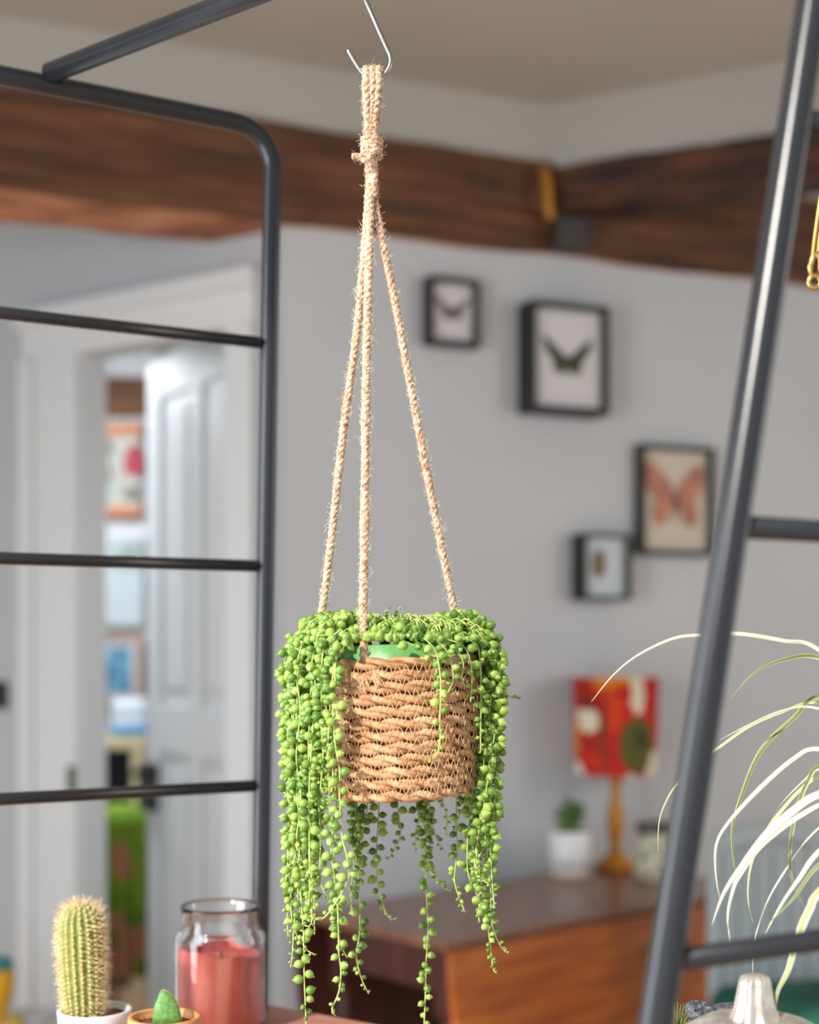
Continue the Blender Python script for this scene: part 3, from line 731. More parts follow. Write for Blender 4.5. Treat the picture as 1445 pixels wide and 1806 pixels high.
# wooden pot
wp = pot_base(291, 1.375); wr = .0655
gas = thing('potted_succulent', 'single fat green leaf cutting in a small turned wooden pot on the shelf', 'plant', wp)
M['turned'] = noise_mat('turned_light_wood', [(.3, srgb(186, 122, 70)), (.7, srgb(218, 160, 104))], scale=(1, 1, 6), nscale=60, rough=.6)
mb = MB(); mb.shell([(.028, 0), (.032, .004), (.0343, .03), (.0345, wr-.003), (.0335, wr)], [(.0, wr-.008), (.0285, wr-.008), (.0292, wr-.001), (.030, wr)], wp, 40); obj('pot', mb, M['turned'], gas, smooth=True)
mb = MB(); mb.lathe([(.0, wr-.006), (.02, wr-.007), (.029, wr-.008)], wp, 24); obj('soil', mb, M['soil'], gas, smooth=True)
# the leaf: thick half-moon with a pale rim
ol = [(-.0134, 0), (-.0132, .010), (-.0116, .019), (-.0086, .0265), (-.0066, .0325), (-.0040, .0345), (.0012, .0322), (.0068, .0268), (.0112, .0185), (.0135, .008), (.0138, 0)]
lb = Vector((P(294, 1140, 1.37).x, 1.372, SZ+wr-.009)); mb = MB(); n = len(ol); vs = []
for f_, sc_ in ((-.0032, .86), (-.0012, 1.0), (.0012, 1.0), (.0042, .84)):
    for x, z in ol: vs.append(lb+Vector((x*sc_, f_, z*sc_+.0)))
fs = [tuple(range(n)), tuple(3*n+k for k in range(n))[::-1]]
for l_ in range(3): fs += [(l_*n+k, (l_+1)*n+k, (l_+1)*n+(k+1) % n, l_*n+(k+1) % n) for k in range(n)]
mb.add(vs, fs); mb.m = [0, 0]+[0]*n+[1]*n+[0]*n
obj('leaf', mb, [noise_mat('speckled_leaf_green', [(.3, srgb(76, 120, 52)), (.62, srgb(104, 150, 74)), (.72, srgb(150, 186, 120))], nscale=220, rough=.5), mat('pale_leaf_rim', srgb(196, 206, 150), .5)], gas, smooth=True)

# ------------------------------------------------------------------ candle jar
jp = pot_base(389, 1.585)
jar = thing('candle_jar', 'open glass jar with a half burnt red candle behind the small pots', 'candle', jp)
glass = mat('clear_glass', (1, 1, 1), .02, **{'Transmission_Weight': 1.0, 'IOR': 1.45})
JR = .0482; JH = .132
mb = MB(); mb.shell([(JR*.93, 0), (JR, .004), (JR, JH-.038), (JR*.985, JH-.032), (JR*.90, JH-.026), (JR*.87, JH-.022), (JR*.865, JH-.006), (JR*.89, JH-.004), (JR*.89, JH-.001), (JR*.87, JH)],
         [(.0, .006), (JR*.93, .006), (JR*.955, .010), (JR*.955, JH-.040), (JR*.94, JH-.034), (JR*.86, JH-.029), (JR*.825, JH-.022), (JR*.825, JH-.002)], jp, 64); obj('jar', mb, glass, jar, smooth=True)
wax = noise_mat('red_wax', [(.3, srgb(178, 62, 52)), (.5, srgb(198, 84, 70)), (.7, srgb(218, 128, 108))], scale=(1, 1, .12), nscale=55, rough=.45, **{'Subsurface_Weight': .2, 'Subsurface_Scale': .01}); wax.node_tree.nodes['Principled BSDF'].inputs['Subsurface Radius'].default_value = (1, .3, .2)
mb = MB(); n = 48; wr_ = JR*.945
mb.lathe([(0, .0065), (wr_*.98, .0065), (wr_, .012), (wr_, JH-.048), (wr_*.86, JH-.047), (wr_*.80, JH-.056), (0, JH-.060)], (0, 0, 0), n)
vs2 = []
for v in mb.v:
    z = v[2]
    if z > .05: z += .007*(v[0]/JR)*-.6+.004*noise.noise(Vector((v[0]*40, v[1]*40, 0)))
    vs2.append((v[0]+jp.x, v[1]+jp.y, z+jp.z))
mb.v = vs2; wxo = obj('wax', mb, wax, jar, smooth=True)
mb = MB(); mb.tube([jp+Vector((0, 0, JH-.064)), jp+Vector((.001, 0, JH-.05))], .0012, 6); obj('wick', mb, M['black'], wxo)

# ------------------------------------------------------------------ glass pumpkin, bird, moss pot
pp = P(1332, 1140, 1.12); pp = Vector((pp.x, pp.y, SZ))
pk_ = thing('glass_pumpkin', 'champagne silver mercury glass pumpkin with a fluted stem on the shelf', 'ornament', pp)
merc = noise_mat('mercury_glass', [(.35, srgb(186, 176, 160)), (.6, srgb(214, 206, 194)), (.75, srgb(168, 148, 120))], nscale=60, rough=.22, bump=.3, bdist=.002, metal=.55)
PH = .131; prof = []
for i in range(22):
    a = -PI/2+PI*i/21; prof.append((max(.0, .078*math.cos(a)**.75 if math.cos(a) > 0 else 0), PH/2+PH/2*math.sin(a)))
prof[0] = (0.012, .006); prof[-1] = (.012, PH-.012); prof[-2] = (.022, PH-.003)
mb = MB(); mb.lathe(prof, pp, 96, mod=lambda a, i: 1-.09*abs(math.cos(a*5))**6); obj('body', mb, merc, pk_, smooth=True)
stz = (1140-1718)/FPX*1.12-SH
mb = MB(); mb.lathe([(.022, PH-.012), (.0185, PH-.004), (.0150, PH+.004), (.0115, stz-.006), (.0100, stz-.002), (.006, stz), (0, stz-.001)], pp, 80, mod=lambda a, i: 1+.07*math.cos(a*9)); obj('stem', mb, merc, pk_, smooth=True)
bp_ = P(1228, 1140, 1.22); bp_ = Vector((bp_.x+.03, 1.22, SZ))
bird = thing('bird_figurine', 'dark grey speckled stone bird figurine behind the glass pumpkin', 'figurine', bp_)
stone = noise_mat('speckled_dark_stone', [(.35, srgb(52, 54, 60)), (.58, srgb(92, 94, 102)), (.7, srgb(160, 162, 168))], nscale=260, rough=.45, bump=1, bdist=.002)
def blob(path, rad, n=14): m_ = MB(); m_.tube(path, rad, n); return m_
hd = P(1232, 1790, 1.22)
path = spline([P(1216, 1796, 1.22), P(1224, 1788, 1.22), P(1236, 1785, 1.22), P(1255, 1786, 1.22), P(1280, 1789, 1.221), P(1310, 1800, 1.222), P(1330, 1840, 1.222), P(1320, 1890, 1.222), P(1290, 1930, 1.222)], 6)
rad = []
for i in range(len(path)):
    k = i/(len(path)-1); keys = [(0, .002), (.06, .0075), (.14, .0105), (.25, .0100), (.40, .0070), (.6, .013), (.8, .026), (.92, .026), (1, .01)]
    for (a, b), (c_, d) in zip(keys, keys[1:]):
        if a <= k <= c_: rad.append(b+(d-b)*(k-a)/(c_-a)); break
mb = blob(path, rad, 16); mb.v = [tuple(Vector(v)+Vector((noise.noise(Vector(v)*160), noise.noise(Vector(v)*160+Vector((5, 0, 0))), noise.noise(Vector(v)*160+Vector((0, 5, 0)))))*.0012) for v in mb.v]
bdo = obj('body', mb, stone, bird, smooth=True)
mb = MB(); mb.lathe([(0, -.0015), (.0015, 0), (0, .0015)], P(1226, 1781, 1.2095), 8); obj('eye', mb, M['black'], bdo, smooth=True)
mb = MB(); mb.tube([P(1285, 1925, 1.222), P(1285, 1140+.41*FPX/1.222, 1.222)], .012, 10); obj('foot', mb, stone, bird, smooth=True)
mp_ = P(1194, 1140, 1.25); mp_ = Vector((mp_.x, mp_.y, SZ))
tuft = thing('potted_moss', 'tiny mossy green tuft peeping out beside the leaning tube', 'plant', mp_)
mb = MB(); mb.shell([(.014, 0), (.018, .078), (.0185, .083)], [(0, .078), (.016, .078), (.0165, .083)], mp_, 24); obj('pot', mb, M['soil'], tuft, smooth=True)
mb = MB()
for i in range(160):
    d = Vector((R.gauss(0, .6), R.gauss(0, .6), R.uniform(.2, 1))).normalized(); mb.tube([mp_+Vector((0, 0, .080))+d*.006, mp_+Vector((0, 0, .080))+d*R.uniform(.018, .034)], [.0009, .0003], 4)
obj('foliage', mb, green_mat('moss_green', srgb(92, 104, 50), srgb(150, 150, 90), .8, 0), tuft, kind='stuff')

# ------------------------------------------------------------------ gold chain
ct = P(1560, 60, 1.1)
ch = thing('gold_chain', 'gold snake chain with a ring clasp hanging at the right edge', 'necklace', P(1436, 496, 1.12))
for dx in (0, 9):
    path = resample(spline([P(1433+dx, 455, 1.12), P(1437+dx, 420, 1.12), P(1444+dx, 370, 1.12), P(1458+dx, 280, 1.12), P(1476+dx, 120, 1.12), P(1486+dx*.8, -60, 1.12), P(1490+dx*.5, -600, 1.12), P(1490, -1400, 1.12), P(1490, HY-1.515*FPX/1.12, 1.12)], 14), .0011)
    mb = MB(); mb.tube(path, [.0017 if i % 2 else .0012 for i in range(len(path))], 8); obj('chain', mb, M['gold'], ch, smooth=True)
mb = MB(); mb.tube([P(1431, 488, 1.12), P(1429, 470, 1.12), P(1434, 452, 1.12), P(1442, 446, 1.12), P(1448, 458, 1.12), P(1447, 488, 1.12)], [.0016, .0022, .0022, .002, .002, .0018], 8); obj('clasp', mb, M['gold'], ch, smooth=True)
ring = [P(1437+11*math.cos(a)*.95, 497+11*math.sin(a), 1.118) for a in [2*PI*k/24 for k in range(24)]]
mb = MB(); mb.tube(ring, .0016, 8, closed=True); obj('ring', mb, M['gold'], ch, smooth=True)

mb = MB(); ce = P(1490, HY-1.53*FPX/1.12, 1.12); mb.lathe([(0, 0), (.012, 0), (.012, -.006), (.003, -.010), (.003, -.02), (0, -.022)], (ce.x, ce.y, 2.88), 12); obj('ceiling_hook', mb, M['gold'], ch, smooth=True)

# ------------------------------------------------------------------ drop-leaf table
TH = EYE-.62; a_ = math.radians(41.5); Tu = Vector((math.cos(a_), math.sin(a_), 0)); Tv = Vector((-math.sin(a_), math.cos(a_), 0)); TN = Vector((.074, 3.09, 0))
def TT(u, v, z): q = TN+Tu*u+Tv*v; return Vector((q.x, q.y, z))
tab = thing('drop_leaf_table', 'dark wooden drop leaf table with a glossy orange hanging leaf by the wall', 'table', TT(.55, .25, 0))
def tbox(u0, u1, v0, v1, z0, z1, name, m, bevel=.002):
    mb = MB(); mb.prism([tuple(TT(u, v, 0)[:2]) for u, v in ((u0, v0), (u1, v0), (u1, v1), (u0, v1))], z0, z1); return obj(name, mb, m, tab, bevel=bevel)
tbox(0, 1.12, 0, .50, TH-.022, TH, 'tabletop', M['tabletop'], .006)
tbox(.06, .08, .05, .45, TH-.13, TH-.022, 'apron', M['darkwood']); tbox(1.04, 1.06, .05, .45, TH-.13, TH-.022, 'apron', M['darkwood'])
tbox(.08, 1.04, .05, .07, TH-.13, TH-.022, 'apron', M['darkwood']); tbox(.08, 1.04, .43, .45, TH-.13, TH-.022, 'apron', M['darkwood'])
def turned_leg(u, v):
    mb = MB(); mb.box(TT(u, v, TH-.10), (.05, .05, .16), a_); p_ = TT(u, v, 0)
    mb.lathe([(.016, 0), (.022, .03), (.018, .06), (.025, .10), (.017, .16), (.024, .30), (.019, .45), (.026, .49), (.018, .53), (.024, TH-.17)], p_, 14); return obj('leg', mb, M['darkwood'], tab, smooth=False)
for u, v in ((.08, .07), (1.04, .07), (.08, .43), (1.04, .43), (.22, .09)): turned_leg(u, v)
tbox(.08, .10, .07, .43, .10, .13, 'stretcher', M['darkwood']); tbox(.10, 1.04, .24, .26, .10, .13, 'stretcher', M['darkwood'])
# hanging leaf: rounded, along the near long edge
mb = MB(); poly = []
Wf = 1.12; Hf = .44
for k in range(25):
    t = k/24; x = Wf*t; q = abs(2*t-1)
    poly.append((x, 0))
outline = [(.0, 0)]+[(Wf/2-Wf/2*math.cos(math.radians(an))**.5 if an < 90 else 0, 0) for an in ()]
outl = []
for k in range(33):
    an = PI*k/32; cx = math.cos(an); sx = math.sin(an)
    outl.append((Wf/2-(abs(cx)**.45)*math.copysign(1, cx)*Wf/2, -(sx**.8)*Hf))
vs = []
for v_, tz in ((-.004, 0), (-.024, 0)):
    for x, z in outl: vs.append(TT(x, v_-.04*(-z), TH-.020+z))
n = len(outl); mb.add(vs, [tuple(range(n)), tuple(n+k for k in range(n))[::-1]]+[(k, n+k, n+(k+1) % n, (k+1) % n) for k in range(n)])
obj('drop_leaf', mb, M['flap'], tab)

vs = []
for v_, tz in ((.504, 0), (.524, 0)):
    for x, z in outl: vs.append(TT(x, v_, TH-.020+z*1.2))
mb = MB(); mb.add(vs, [tuple(range(n)), tuple(n+k for k in range(n))[::-1]]+[(k, n+k, n+(k+1) % n, (k+1) % n) for k in range(n)])
obj('drop_leaf', mb, M['darkwood'], tab)

# ------------------------------------------------------------------ lamp on the table
def on_table(px, D): v = P(px, 1140, D); return Vector((v.x, v.y, TH))
lp = on_table(1086, 4.10)
lamp = thing('table_lamp', 'mustard turned wood table lamp with a red and green floral shade', 'lamp', lp)
k_ = 4.10/FPX
def yz(y): return (HY-y)*k_-(TH-EYE)
must = noise_mat('mustard_turned_wood', [(.3, srgb(190, 116, 16)), (.7, srgb(214, 142, 34))], nscale=20, rough=.4)
prof = [(.054, 0), (.056, .012), (.052, .022), (.030, .034), (.020, .046), (.014, .060), (.012, yz(1500)), (.017, yz(1480)), (.024, yz(1452)), (.024, yz(1440)), (.017, yz(1415)), (.012, yz(1395)), (.018, yz(1378)), (.020, yz(1366)), (.012, yz(1350))]
mb = MB(); mb.lathe(prof, lp, 32); obj('base', mb, must, lamp, smooth=True)
def spots_mat(name, ramp, spots, wobs=26, wob_amp=.045, nsc=14):
    m = mat(name, ramp[0][1], .85); N, L, b = nodes(m)
    tc = N.new('ShaderNodeTexCoord')
    base = N.new('ShaderNodeTexNoise'); base.inputs['Scale'].default_value = nsc; L.new(tc.outputs['Object'], base.inputs['Vector'])
    cr = N.new('ShaderNodeValToRGB'); e = cr.color_ramp.elements
    while len(e) < len(ramp): e.new(.5)
    for el, (p, c) in zip(e, ramp): el.position = p; el.color = (*c, 1)
    L.new(base.outputs[0], cr.inputs[0]); cur = cr.outputs[0]
    wob = N.new('ShaderNodeTexNoise'); wob.inputs['Scale'].default_value = wobs; L.new(tc.outputs['Object'], wob.inputs['Vector'])
    cen = N.new('ShaderNodeVectorMath'); cen.operation = 'SUBTRACT'; cen.inputs[1].default_value = (.5, .5, .5); L.new(wob.outputs['Color'], cen.inputs[0])
    sc3 = N.new('ShaderNodeVectorMath'); sc3.operation = 'SCALE'; sc3.inputs['Scale'].default_value = wob_amp; L.new(cen.outputs[0], sc3.inputs[0])
    ad = N.new('ShaderNodeVectorMath'); ad.operation = 'ADD'; L.new(tc.outputs['Object'], ad.inputs[0]); L.new(sc3.outputs[0], ad.inputs[1])
    for (cx, cz, rx, rz, col) in spots:
        mp = N.new('ShaderNodeMapping'); mp.vector_type = 'TEXTURE'
        mp.inputs['Location'].default_value = (cx, 0, cz); mp.inputs['Scale'].default_value = (rx, 90, rz)
        L.new(ad.outputs[0], mp.inputs[0]); ln = N.new('ShaderNodeVectorMath'); ln.operation = 'LENGTH'; L.new(mp.outputs[0], ln.inputs[0])
        lt = N.new('ShaderNodeMath'); lt.operation = 'LESS_THAN'; lt.inputs[1].default_value = 1; L.new(ln.outputs['Value'], lt.inputs[0])
        mx = N.new('ShaderNodeMix'); mx.data_type = 'RGBA'; L.new(lt.outputs[0], mx.inputs['Factor']); L.new(cur, mx.inputs['A']); mx.inputs['B'].default_value = (*col, 1); cur = mx.outputs['Result']
    L.new(cur, b.inputs['Base Color'])
    return m
def sx(px): return (px-1090)*k_
def sz(y): return yz(y)+TH
CRM, OLV, BRN, ORG = srgb(226, 216, 186), srgb(84, 84, 28), srgb(104, 56, 22), srgb(224, 128, 16)
lx = lp.x
SPOTS = [(x_+lx, z_, rx, rz, c) for x_, z_, rx, rz, c in [(sx(1060), sz(1290), .009, .11, BRN), (sx(1075), sz(1200), .05, .018, ORG), (sx(1118), sz(1222), .022, .055, CRM), (sx(1036), sz(1270), .024, .032, CRM), (sx(1118), sz(1310), .050, .078, OLV), (sx(1122), sz(1300), .014, .026, srgb(54, 44, 20)), (sx(1018), sz(1300), .014, .050, ORG), (sx(1160), sz(1352), .034, .052, CRM), (sx(1016), sz(1362), .026, .040, CRM), (sx(1110), sz(1372), .034, .018, CRM)]]
rt, rb_ = .119, .112; zt, zb = yz(1192), yz(1364)
mb = MB(); mb.shell([(rb_, zb), (rt, zt)], [(rb_-.002, zb), (rt-.002, zt)], lp, 48)
mb.f = [f for f in mb.f if len(f) == 4]; mb.m = [0]*len(mb.f); mb.uv = [[(0, 0)]*4 for _ in mb.f]
fl = len(mb.f); n = 48; mb.f += [(k, (k+1) % n, 3*n+(k+1) % n, 3*n+k) for k in range(0)]
lso = obj('lamp_shade', mb, spots_mat('floral_shade_fabric', [(.35, srgb(120, 40, 20)), (.44, srgb(186, 26, 18)), (.56, srgb(200, 34, 20)), (.66, srgb(214, 66, 16))], SPOTS), lamp, smooth=True)
mb = MB(); mb.tube([lp+Vector((rt*math.cos(t), rt*math.sin(t), zt)) for t in [2*PI*k/40 for k in range(40)]], .002, 6, closed=True)
for t in (0, 2*PI/3, 4*PI/3): mb.tube([lp+Vector((0, 0, zb+.02)), lp+Vector(((rt-.002)*math.cos(t), (rt-.002)*math.sin(t), zt-.012))], .0015, 6)
obj('shade_ring', mb, M['trim'], lso)
mb = MB(); mb.lathe([(.012, yz(1352)), (.016, yz(1345)), (.016, yz(1325)), (.012, yz(1320)), (.026, yz(1295)), (.030, yz(1275)), (.018, yz(1258)), (0, yz(1252))], lp, 16); obj('bulb', mb, mat('frosted_bulb', (.8, .8, .78), .3), lamp, smooth=True)
# white pot with succulent
wpt = on_table(1006, 3.96); k2 = 3.96/FPX; HP = .126
t = thing('potted_plant', 'small leafy green plant in a white glazed pot left of the lamp', 'plant', wpt)
mb = MB(); mb.lathe([(.046, 0), (.052, .006), (.0535, .028)], wpt, 32); mb.f.pop(); mb.m.pop(); mb.uv.pop(); obj('pot_foot', mb, M['cream'], t, smooth=True)
mb = MB(); mb.shell([(.0537, .028), (.0555, .06), (.0565, HP-.002), (.0545, HP)], [(0, HP-.012), (.050, HP-.012), (.052, HP)], wpt, 32); obj('pot', mb, M['white'], t, smooth=True)
GL = green_mat('houseplant_green', srgb(64, 104, 44), srgb(128, 164, 84), .45, 0)
def small_leaf(parent, base, d, l, wd, m_):
    d = d.normalized(); s = d.cross(Vector((0, 0, 1))).normalized(); up = s.cross(d); mb = MB(); vs = []
    for k in range(6):
        q = k/5; ww = wd*math.sin(PI*min(1, q*.9+.08))**.8; c_ = base+d*l*q+Vector((0, 0, -l*.25*q*q))
        vs += [c_-s*ww, c_+up*ww*-.25, c_+s*ww, c_+up*(-ww*.25-.0015)]
    fs = []
    for k in range(5):
        for j in range(4): fs.append((k*4+j, k*4+(j+1) % 4, k*4+4+(j+1) % 4, k*4+4+j))
    mb.add(vs, fs); return obj('leaf', mb, m_, parent, smooth=True)
for i in range(56):
    a = R.random()*2*PI; el = R.uniform(-.1, 1.3); st_ = Vector((R.gauss(0, .012), R.gauss(0, .012), HP-.002+R.uniform(0, .065)))
    small_leaf(t, wpt+st_, Vector((math.cos(a)*math.cos(el), math.sin(a)*math.cos(el), math.sin(el))), R.uniform(.035, .066), R.uniform(.010, .016), GL)
mb = MB()
for i in range(5): mb.tube([wpt+Vector((0, 0, HP-.014)), wpt+Vector((R.gauss(0, .01), R.gauss(0, .01), HP+.04))], .003, 6)
obj('stem', mb, GL, t)
# speckled jug
jg = on_table(1160, 3.93); k3 = 3.93/FPX
t = thing('speckled_jug', 'cream speckled ceramic jug with a dark grey lip right of the lamp', 'jug', jg)
spk = noise_mat('cream_speckle', [(.40, srgb(120, 112, 84)), (.46, srgb(206, 200, 168)), (.7, srgb(222, 218, 190))], nscale=75, rough=.4, detail=1)
mb = MB(); mb.shell([(.058, 0), (.064, .008), (.060, .05), (.048, .10), (.044, .125)], [(0, .01), (.054, .01), (.044, .10), (.040, .125)], jg, 32); obj('body', mb, spk, t, smooth=True)
mb = MB(); mb.shell([(.044, .125), (.046, .135), (.046, .150)], [(.040, .125), (.042, .135), (.042, .150)], jg, 32, mod=None)
mb.v = [(v[0]-(.012 if v[0] < jg.x-.03 else 0), v[1], v[2]) for v in mb.v]; obj('lip', mb, mat('dark_grey_glaze', (.08, .075, .07), .4), t, smooth=True)
mb = MB(); mb.tube(spline([jg+Vector((.043, 0, .135)), jg+Vector((.08, 0, .12)), jg+Vector((.082, 0, .07)), jg+Vector((.057, 0, .04))], 5), .006, 8); obj('handle', mb, spk, t, smooth=True)

# ------------------------------------------------------------------ framed insects
def wall_hit(px, py, off=0.0):
    d = Vector(((px-722.5)/FPX, 1, (HY-py)/FPX)); o_ = Vector((0, 0, EYE)); q = W0+Wn*off
    t_ = (q-o_).dot(Wn)/d.dot(Wn); h = o_+d*t_; return (h-W0).dot(Wd), h.z
def frame(x0, y0, x1, y1, depth, label, art, fw=.016):
    ua, za = wall_hit(x0, (y0+y1)/2+0, depth); ub, _ = wall_hit(x1, 0, depth); um = (x0+x1)/2
    _, zt = wall_hit(um, y0, depth); _, zb = wall_hit(um, y1, depth)
    uc, zc = (ua+ub)/2, (zt+zb)/2; hw, hh = (ub-ua)/2, (zt-zb)/2
    t = thing('shadow_box_frame', label, 'picture', W(uc, 0, zc), 'black framed insects on the grey wall')
    def bx(u0, u1, o0, o1, z0, z1, mb): mb.prism([tuple(W(a, b, 0)[:2]) for a, b in ((u0, o0), (u1, o0), (u1, o1), (u0, o1))], z0, z1)
    for (u0, u1, z0, z1) in ((ua, ua+fw, zb, zt), (ub-fw, ub, zb, zt), (ua+fw, ub-fw, zt-fw, zt), (ua+fw, ub-fw, zb, zb+fw)):
        mb = MB(); bx(u0, u1, .0, depth, z0, z1, mb); obj('frame_bar', mb, M['black'], t, bevel=.002)
    mb = MB(); bx(ua+fw, ub-fw, .004, depth-.022, zb+fw, zt-fw, mb); obj('backing_card', mb, art.get('card', M['paper']), t)
    for (cx, cz, poly, m_) in art['shapes']:
        mb = MB(); n = len(poly); vs = []
        for f_ in (depth-.020, depth-.0175):
            for (x, z) in poly: vs.append(W(uc+(cx+x)*hw, f_, zc+(cz+z)*hh))
        mb.add(vs, [tuple(range(n))[::-1], tuple(range(n, 2*n))]+[(k, (k+1) % n, n+(k+1) % n, n+k) for k in range(n)]); obj('wing', mb, m_, t)
    mb = MB(); bc_ = art.get('body')
    if bc_:
        mb.tube([W(uc+bc_[0]*hw, depth-.015, zc+bc_[1]*hh), W(uc+(bc_[0]+bc_[2])/2*hw, depth-.012, zc+(bc_[1]+bc_[3])/2*hh), W(uc+bc_[2]*hw, depth-.015, zc+bc_[3]*hh)], [.002, bc_[4], .001], 8); obj('insect_body', mb, bc_[5], t, smooth=True)
    return t
blk = mat('wing_black', (.035, .035, .02), .7); grn = mat('wing_green', (.06, .075, .015), .6); gry = mat('wing_grey', (.16, .14, .14), .8)
org = noise_mat('wing_orange', [(.3, srgb(140, 92, 78)), (.6, srgb(196, 132, 108)), (.75, srgb(206, 164, 140))], nscale=30, rough=.8); brn = mat('wing_brown', (.20, .15, .08), .8)
wing = [(0, .0), (-.30, .22), (-.62, .42), (-.60, .26), (-.40, .0), (-.12, -.10)]; low = [(0, .02), (-.34, -.02), (-.36, -.22), (-.12, -.26)]
flip = lambda p: [(-x, z) for x, z in p][::-1]
frame(758, 489, 848, 609, .05, 'smallest black box frame high on the wall holding a little grey moth', {'shapes': [(0, .05, wing, gry), (0, .05, flip(wing), gry), (0, .05, low, gry), (0, .05, flip(low), gry)], 'body': (0, .15, 0, -.2, .004, blk)}, .014)
frame(938, 534, 1076, 728, .085, 'deep black box frame holding a dark green swept-wing butterfly', {'shapes': [(0, -.02, wing, blk), (0, -.02, flip(wing), blk), (0, -.02, low, grn), (0, -.02, flip(low), grn)], 'body': (0, .05, 0, -.3, .006, blk)}, .017)
bigw = [(0, .0), (-.12, .25), (-.60, .66), (-.78, .60), (-.74, .20), (-.58, .0), (-.15, -.05)]; bigl = [(0, .0), (-.5, .0), (-.62, -.30), (-.52, -.52), (-.30, -.48), (-.08, -.15)]
frame(1132, 786, 1262, 979, .04, 'black box frame with a large orange butterfly right of the rope', {'card': mat('cream_card', (.60, .52, .42), .9), 'shapes': [(0, .05, bigw, org), (0, .05, flip(bigw), org), (0, .05, bigl, org), (0, .05, flip(bigl), org)], 'body': (0, .2, 0, -.4, .005, gry)}, .014)
frame(1031, 941, 1115, 1058, .075, 'square deep black frame with a brown insect below the orange butterfly', {'card': mat('pale_blue_card', (.50, .55, .57), .5), 'shapes': [(-.2, .1, [(0, .45), (-.25, .3), (-.3, -.2), (-.1, -.45), (.02, -.2)], brn), (-.2, .1, [(.05, .45), (.2, .2), (.18, -.25), (.06, -.4)], brn)], 'body': (-.18, .5, -.18, -.35, .005, brn)}, .010)

# ------------------------------------------------------------------ pale chair with green cushion
cpos = P(1345, 1140, 3.35); ca = math.radians(15)
chair = thing('dining_chair', 'pale blue painted slat back chair with an emerald seat at the table end', 'chair', Vector((cpos.x, cpos.y, 0)))
Rc = Matrix.Rotation(ca, 3, 'Z'); cb_ = Vector((cpos.x, cpos.y, 0))
pale = mat('pale_blue_grey_paint', srgb(158, 167, 169), .6)
def cbx(x0, x1, y0, y1, z0, z1, name, m_, bev=.006):
    mb = MB(); mb.box(cb_+Rc @ Vector(((x0+x1)/2, (y0+y1)/2, (z0+z1)/2)), (x1-x0, y1-y0, z1-z0), M=Rc); return obj(name, mb, m_, chair, bevel=bev)
zt_ = EYE-(1452-HY)/FPX*3.4
for i in range(6): cbx(-.105+.043*i, -.105+.043*i+.0405, -.012, .004, .46, zt_-.05, 'slat', pale)
cbx(-.135, -.105, -.018, .016, 0, zt_-.02, 'back_post', pale, .01); cbx(.155, .185, -.018, .016, 0, zt_-.02, 'back_post', pale, .01)
mb = MB(); mb.tube([cb_+Rc @ Vector((-.125+.3*k/8, -.002, zt_-.045+.03*math.sin(PI*k/8))) for k in range(9)], .026, 12, flat=.5); obj('top_rail', mb, pale, chair, smooth=True)
cbx(-.16, .26, -.44, .0, .42, .45, 'seat', pale)
for x in (-.15, .22): cbx(x, x+.03, -.43, -.40, 0, .42, 'front_leg', pale)
em = noise_mat('emerald_velvet', [(.3, srgb(8, 70, 56)), (.7, srgb(22, 104, 82))], nscale=12, rough=.8)
mb = MB()
mb.box(cb_+Rc @ Vector((.05, -.24, .53)), (.44, .42, .15), M=Rc)
o = obj('seat_cushion', mb, em); o['label'] = 'plump emerald green cushion on the seat of the pale chair'; o['category'] = 'cushion'
b = o.modifiers.new('bevel', 'BEVEL'); b.width = .055; b.segments = 5
o.data.polygons.foreach_set('use_smooth', [True]*len(o.data.polygons))

# ------------------------------------------------------------------ left edge: yellow vase and trinket on a low cabinet
cab = P(-30, 1140, 3.3)
cabz = EYE-(1800-HY)/FPX*3.3-.02
t = thing('side_cabinet', 'low white painted cabinet at the left edge under the yellow vase', 'cabinet', Vector((cab.x-.15, cab.y, 0)))
mb = MB(); mb.box((cab.x-.15, cab.y+.02, (cabz-.03)/2), (.50, .32, cabz-.03)); obj('carcass', mb, M['doorpaint'], t, bevel=.004)
mb = MB(); mb.box((cab.x-.15, cab.y+.02, cabz-.015), (.54, .36, .03)); obj('top', mb, M['doorpaint'], t, bevel=.004)
for dx in (-.12, .12):
    mb = MB(); mb.box((cab.x-.15+dx, cab.y-.145, cabz*.5), (.22, .012, cabz*.8)); d_ = obj('door', mb, M['doorpaint'], t, bevel=.003)
vb = Vector((P(-8, 1140, 3.34).x, 3.34, cabz)); t = thing('yellow_vase', 'mustard yellow vase with a teal rim cut by the left edge', 'vase', vb); kk = 3.34/FPX
hz_ = (1800-1684)*kk
yel = mat('mustard_glaze', srgb(206, 154, 20), .35)
mb = MB(); mb.shell([(.018, 0), (.022, .01), (.034, hz_*.35), (.044, hz_*.7), (.040, hz_*.86)], [(0, .01), (.03, hz_*.35), (.036, hz_*.86)], vb, 28); obj('body', mb, yel, t, smooth=True)
mb = MB(); mb.shell([(.040, hz_*.86), (.036, hz_), (.034, hz_+.002)], [(.036, hz_*.86), (.032, hz_)], vb, 28); obj('rim', mb, mat('teal_glaze', srgb(40, 120, 120), .35), t, smooth=True)
vb = Vector((P(22, 1140, 3.2).x, 3.2, cabz)); o_mb = MB(); o_mb.lathe([(.012, 0), (.026, .012), (.030, .030), (.022, .05), (.010, .060), (0, .062)], vb, 20)
o = obj('patterned_bauble', o_mb, noise_mat('green_yellow_pattern', [(.35, srgb(40, 110, 90)), (.5, srgb(190, 170, 50)), (.62, srgb(150, 60, 40))], nscale=50, rough=.4), smooth=True)
o['label'] = 'small green and yellow patterned ornament in front of the yellow vase'; o['category'] = 'ornament'

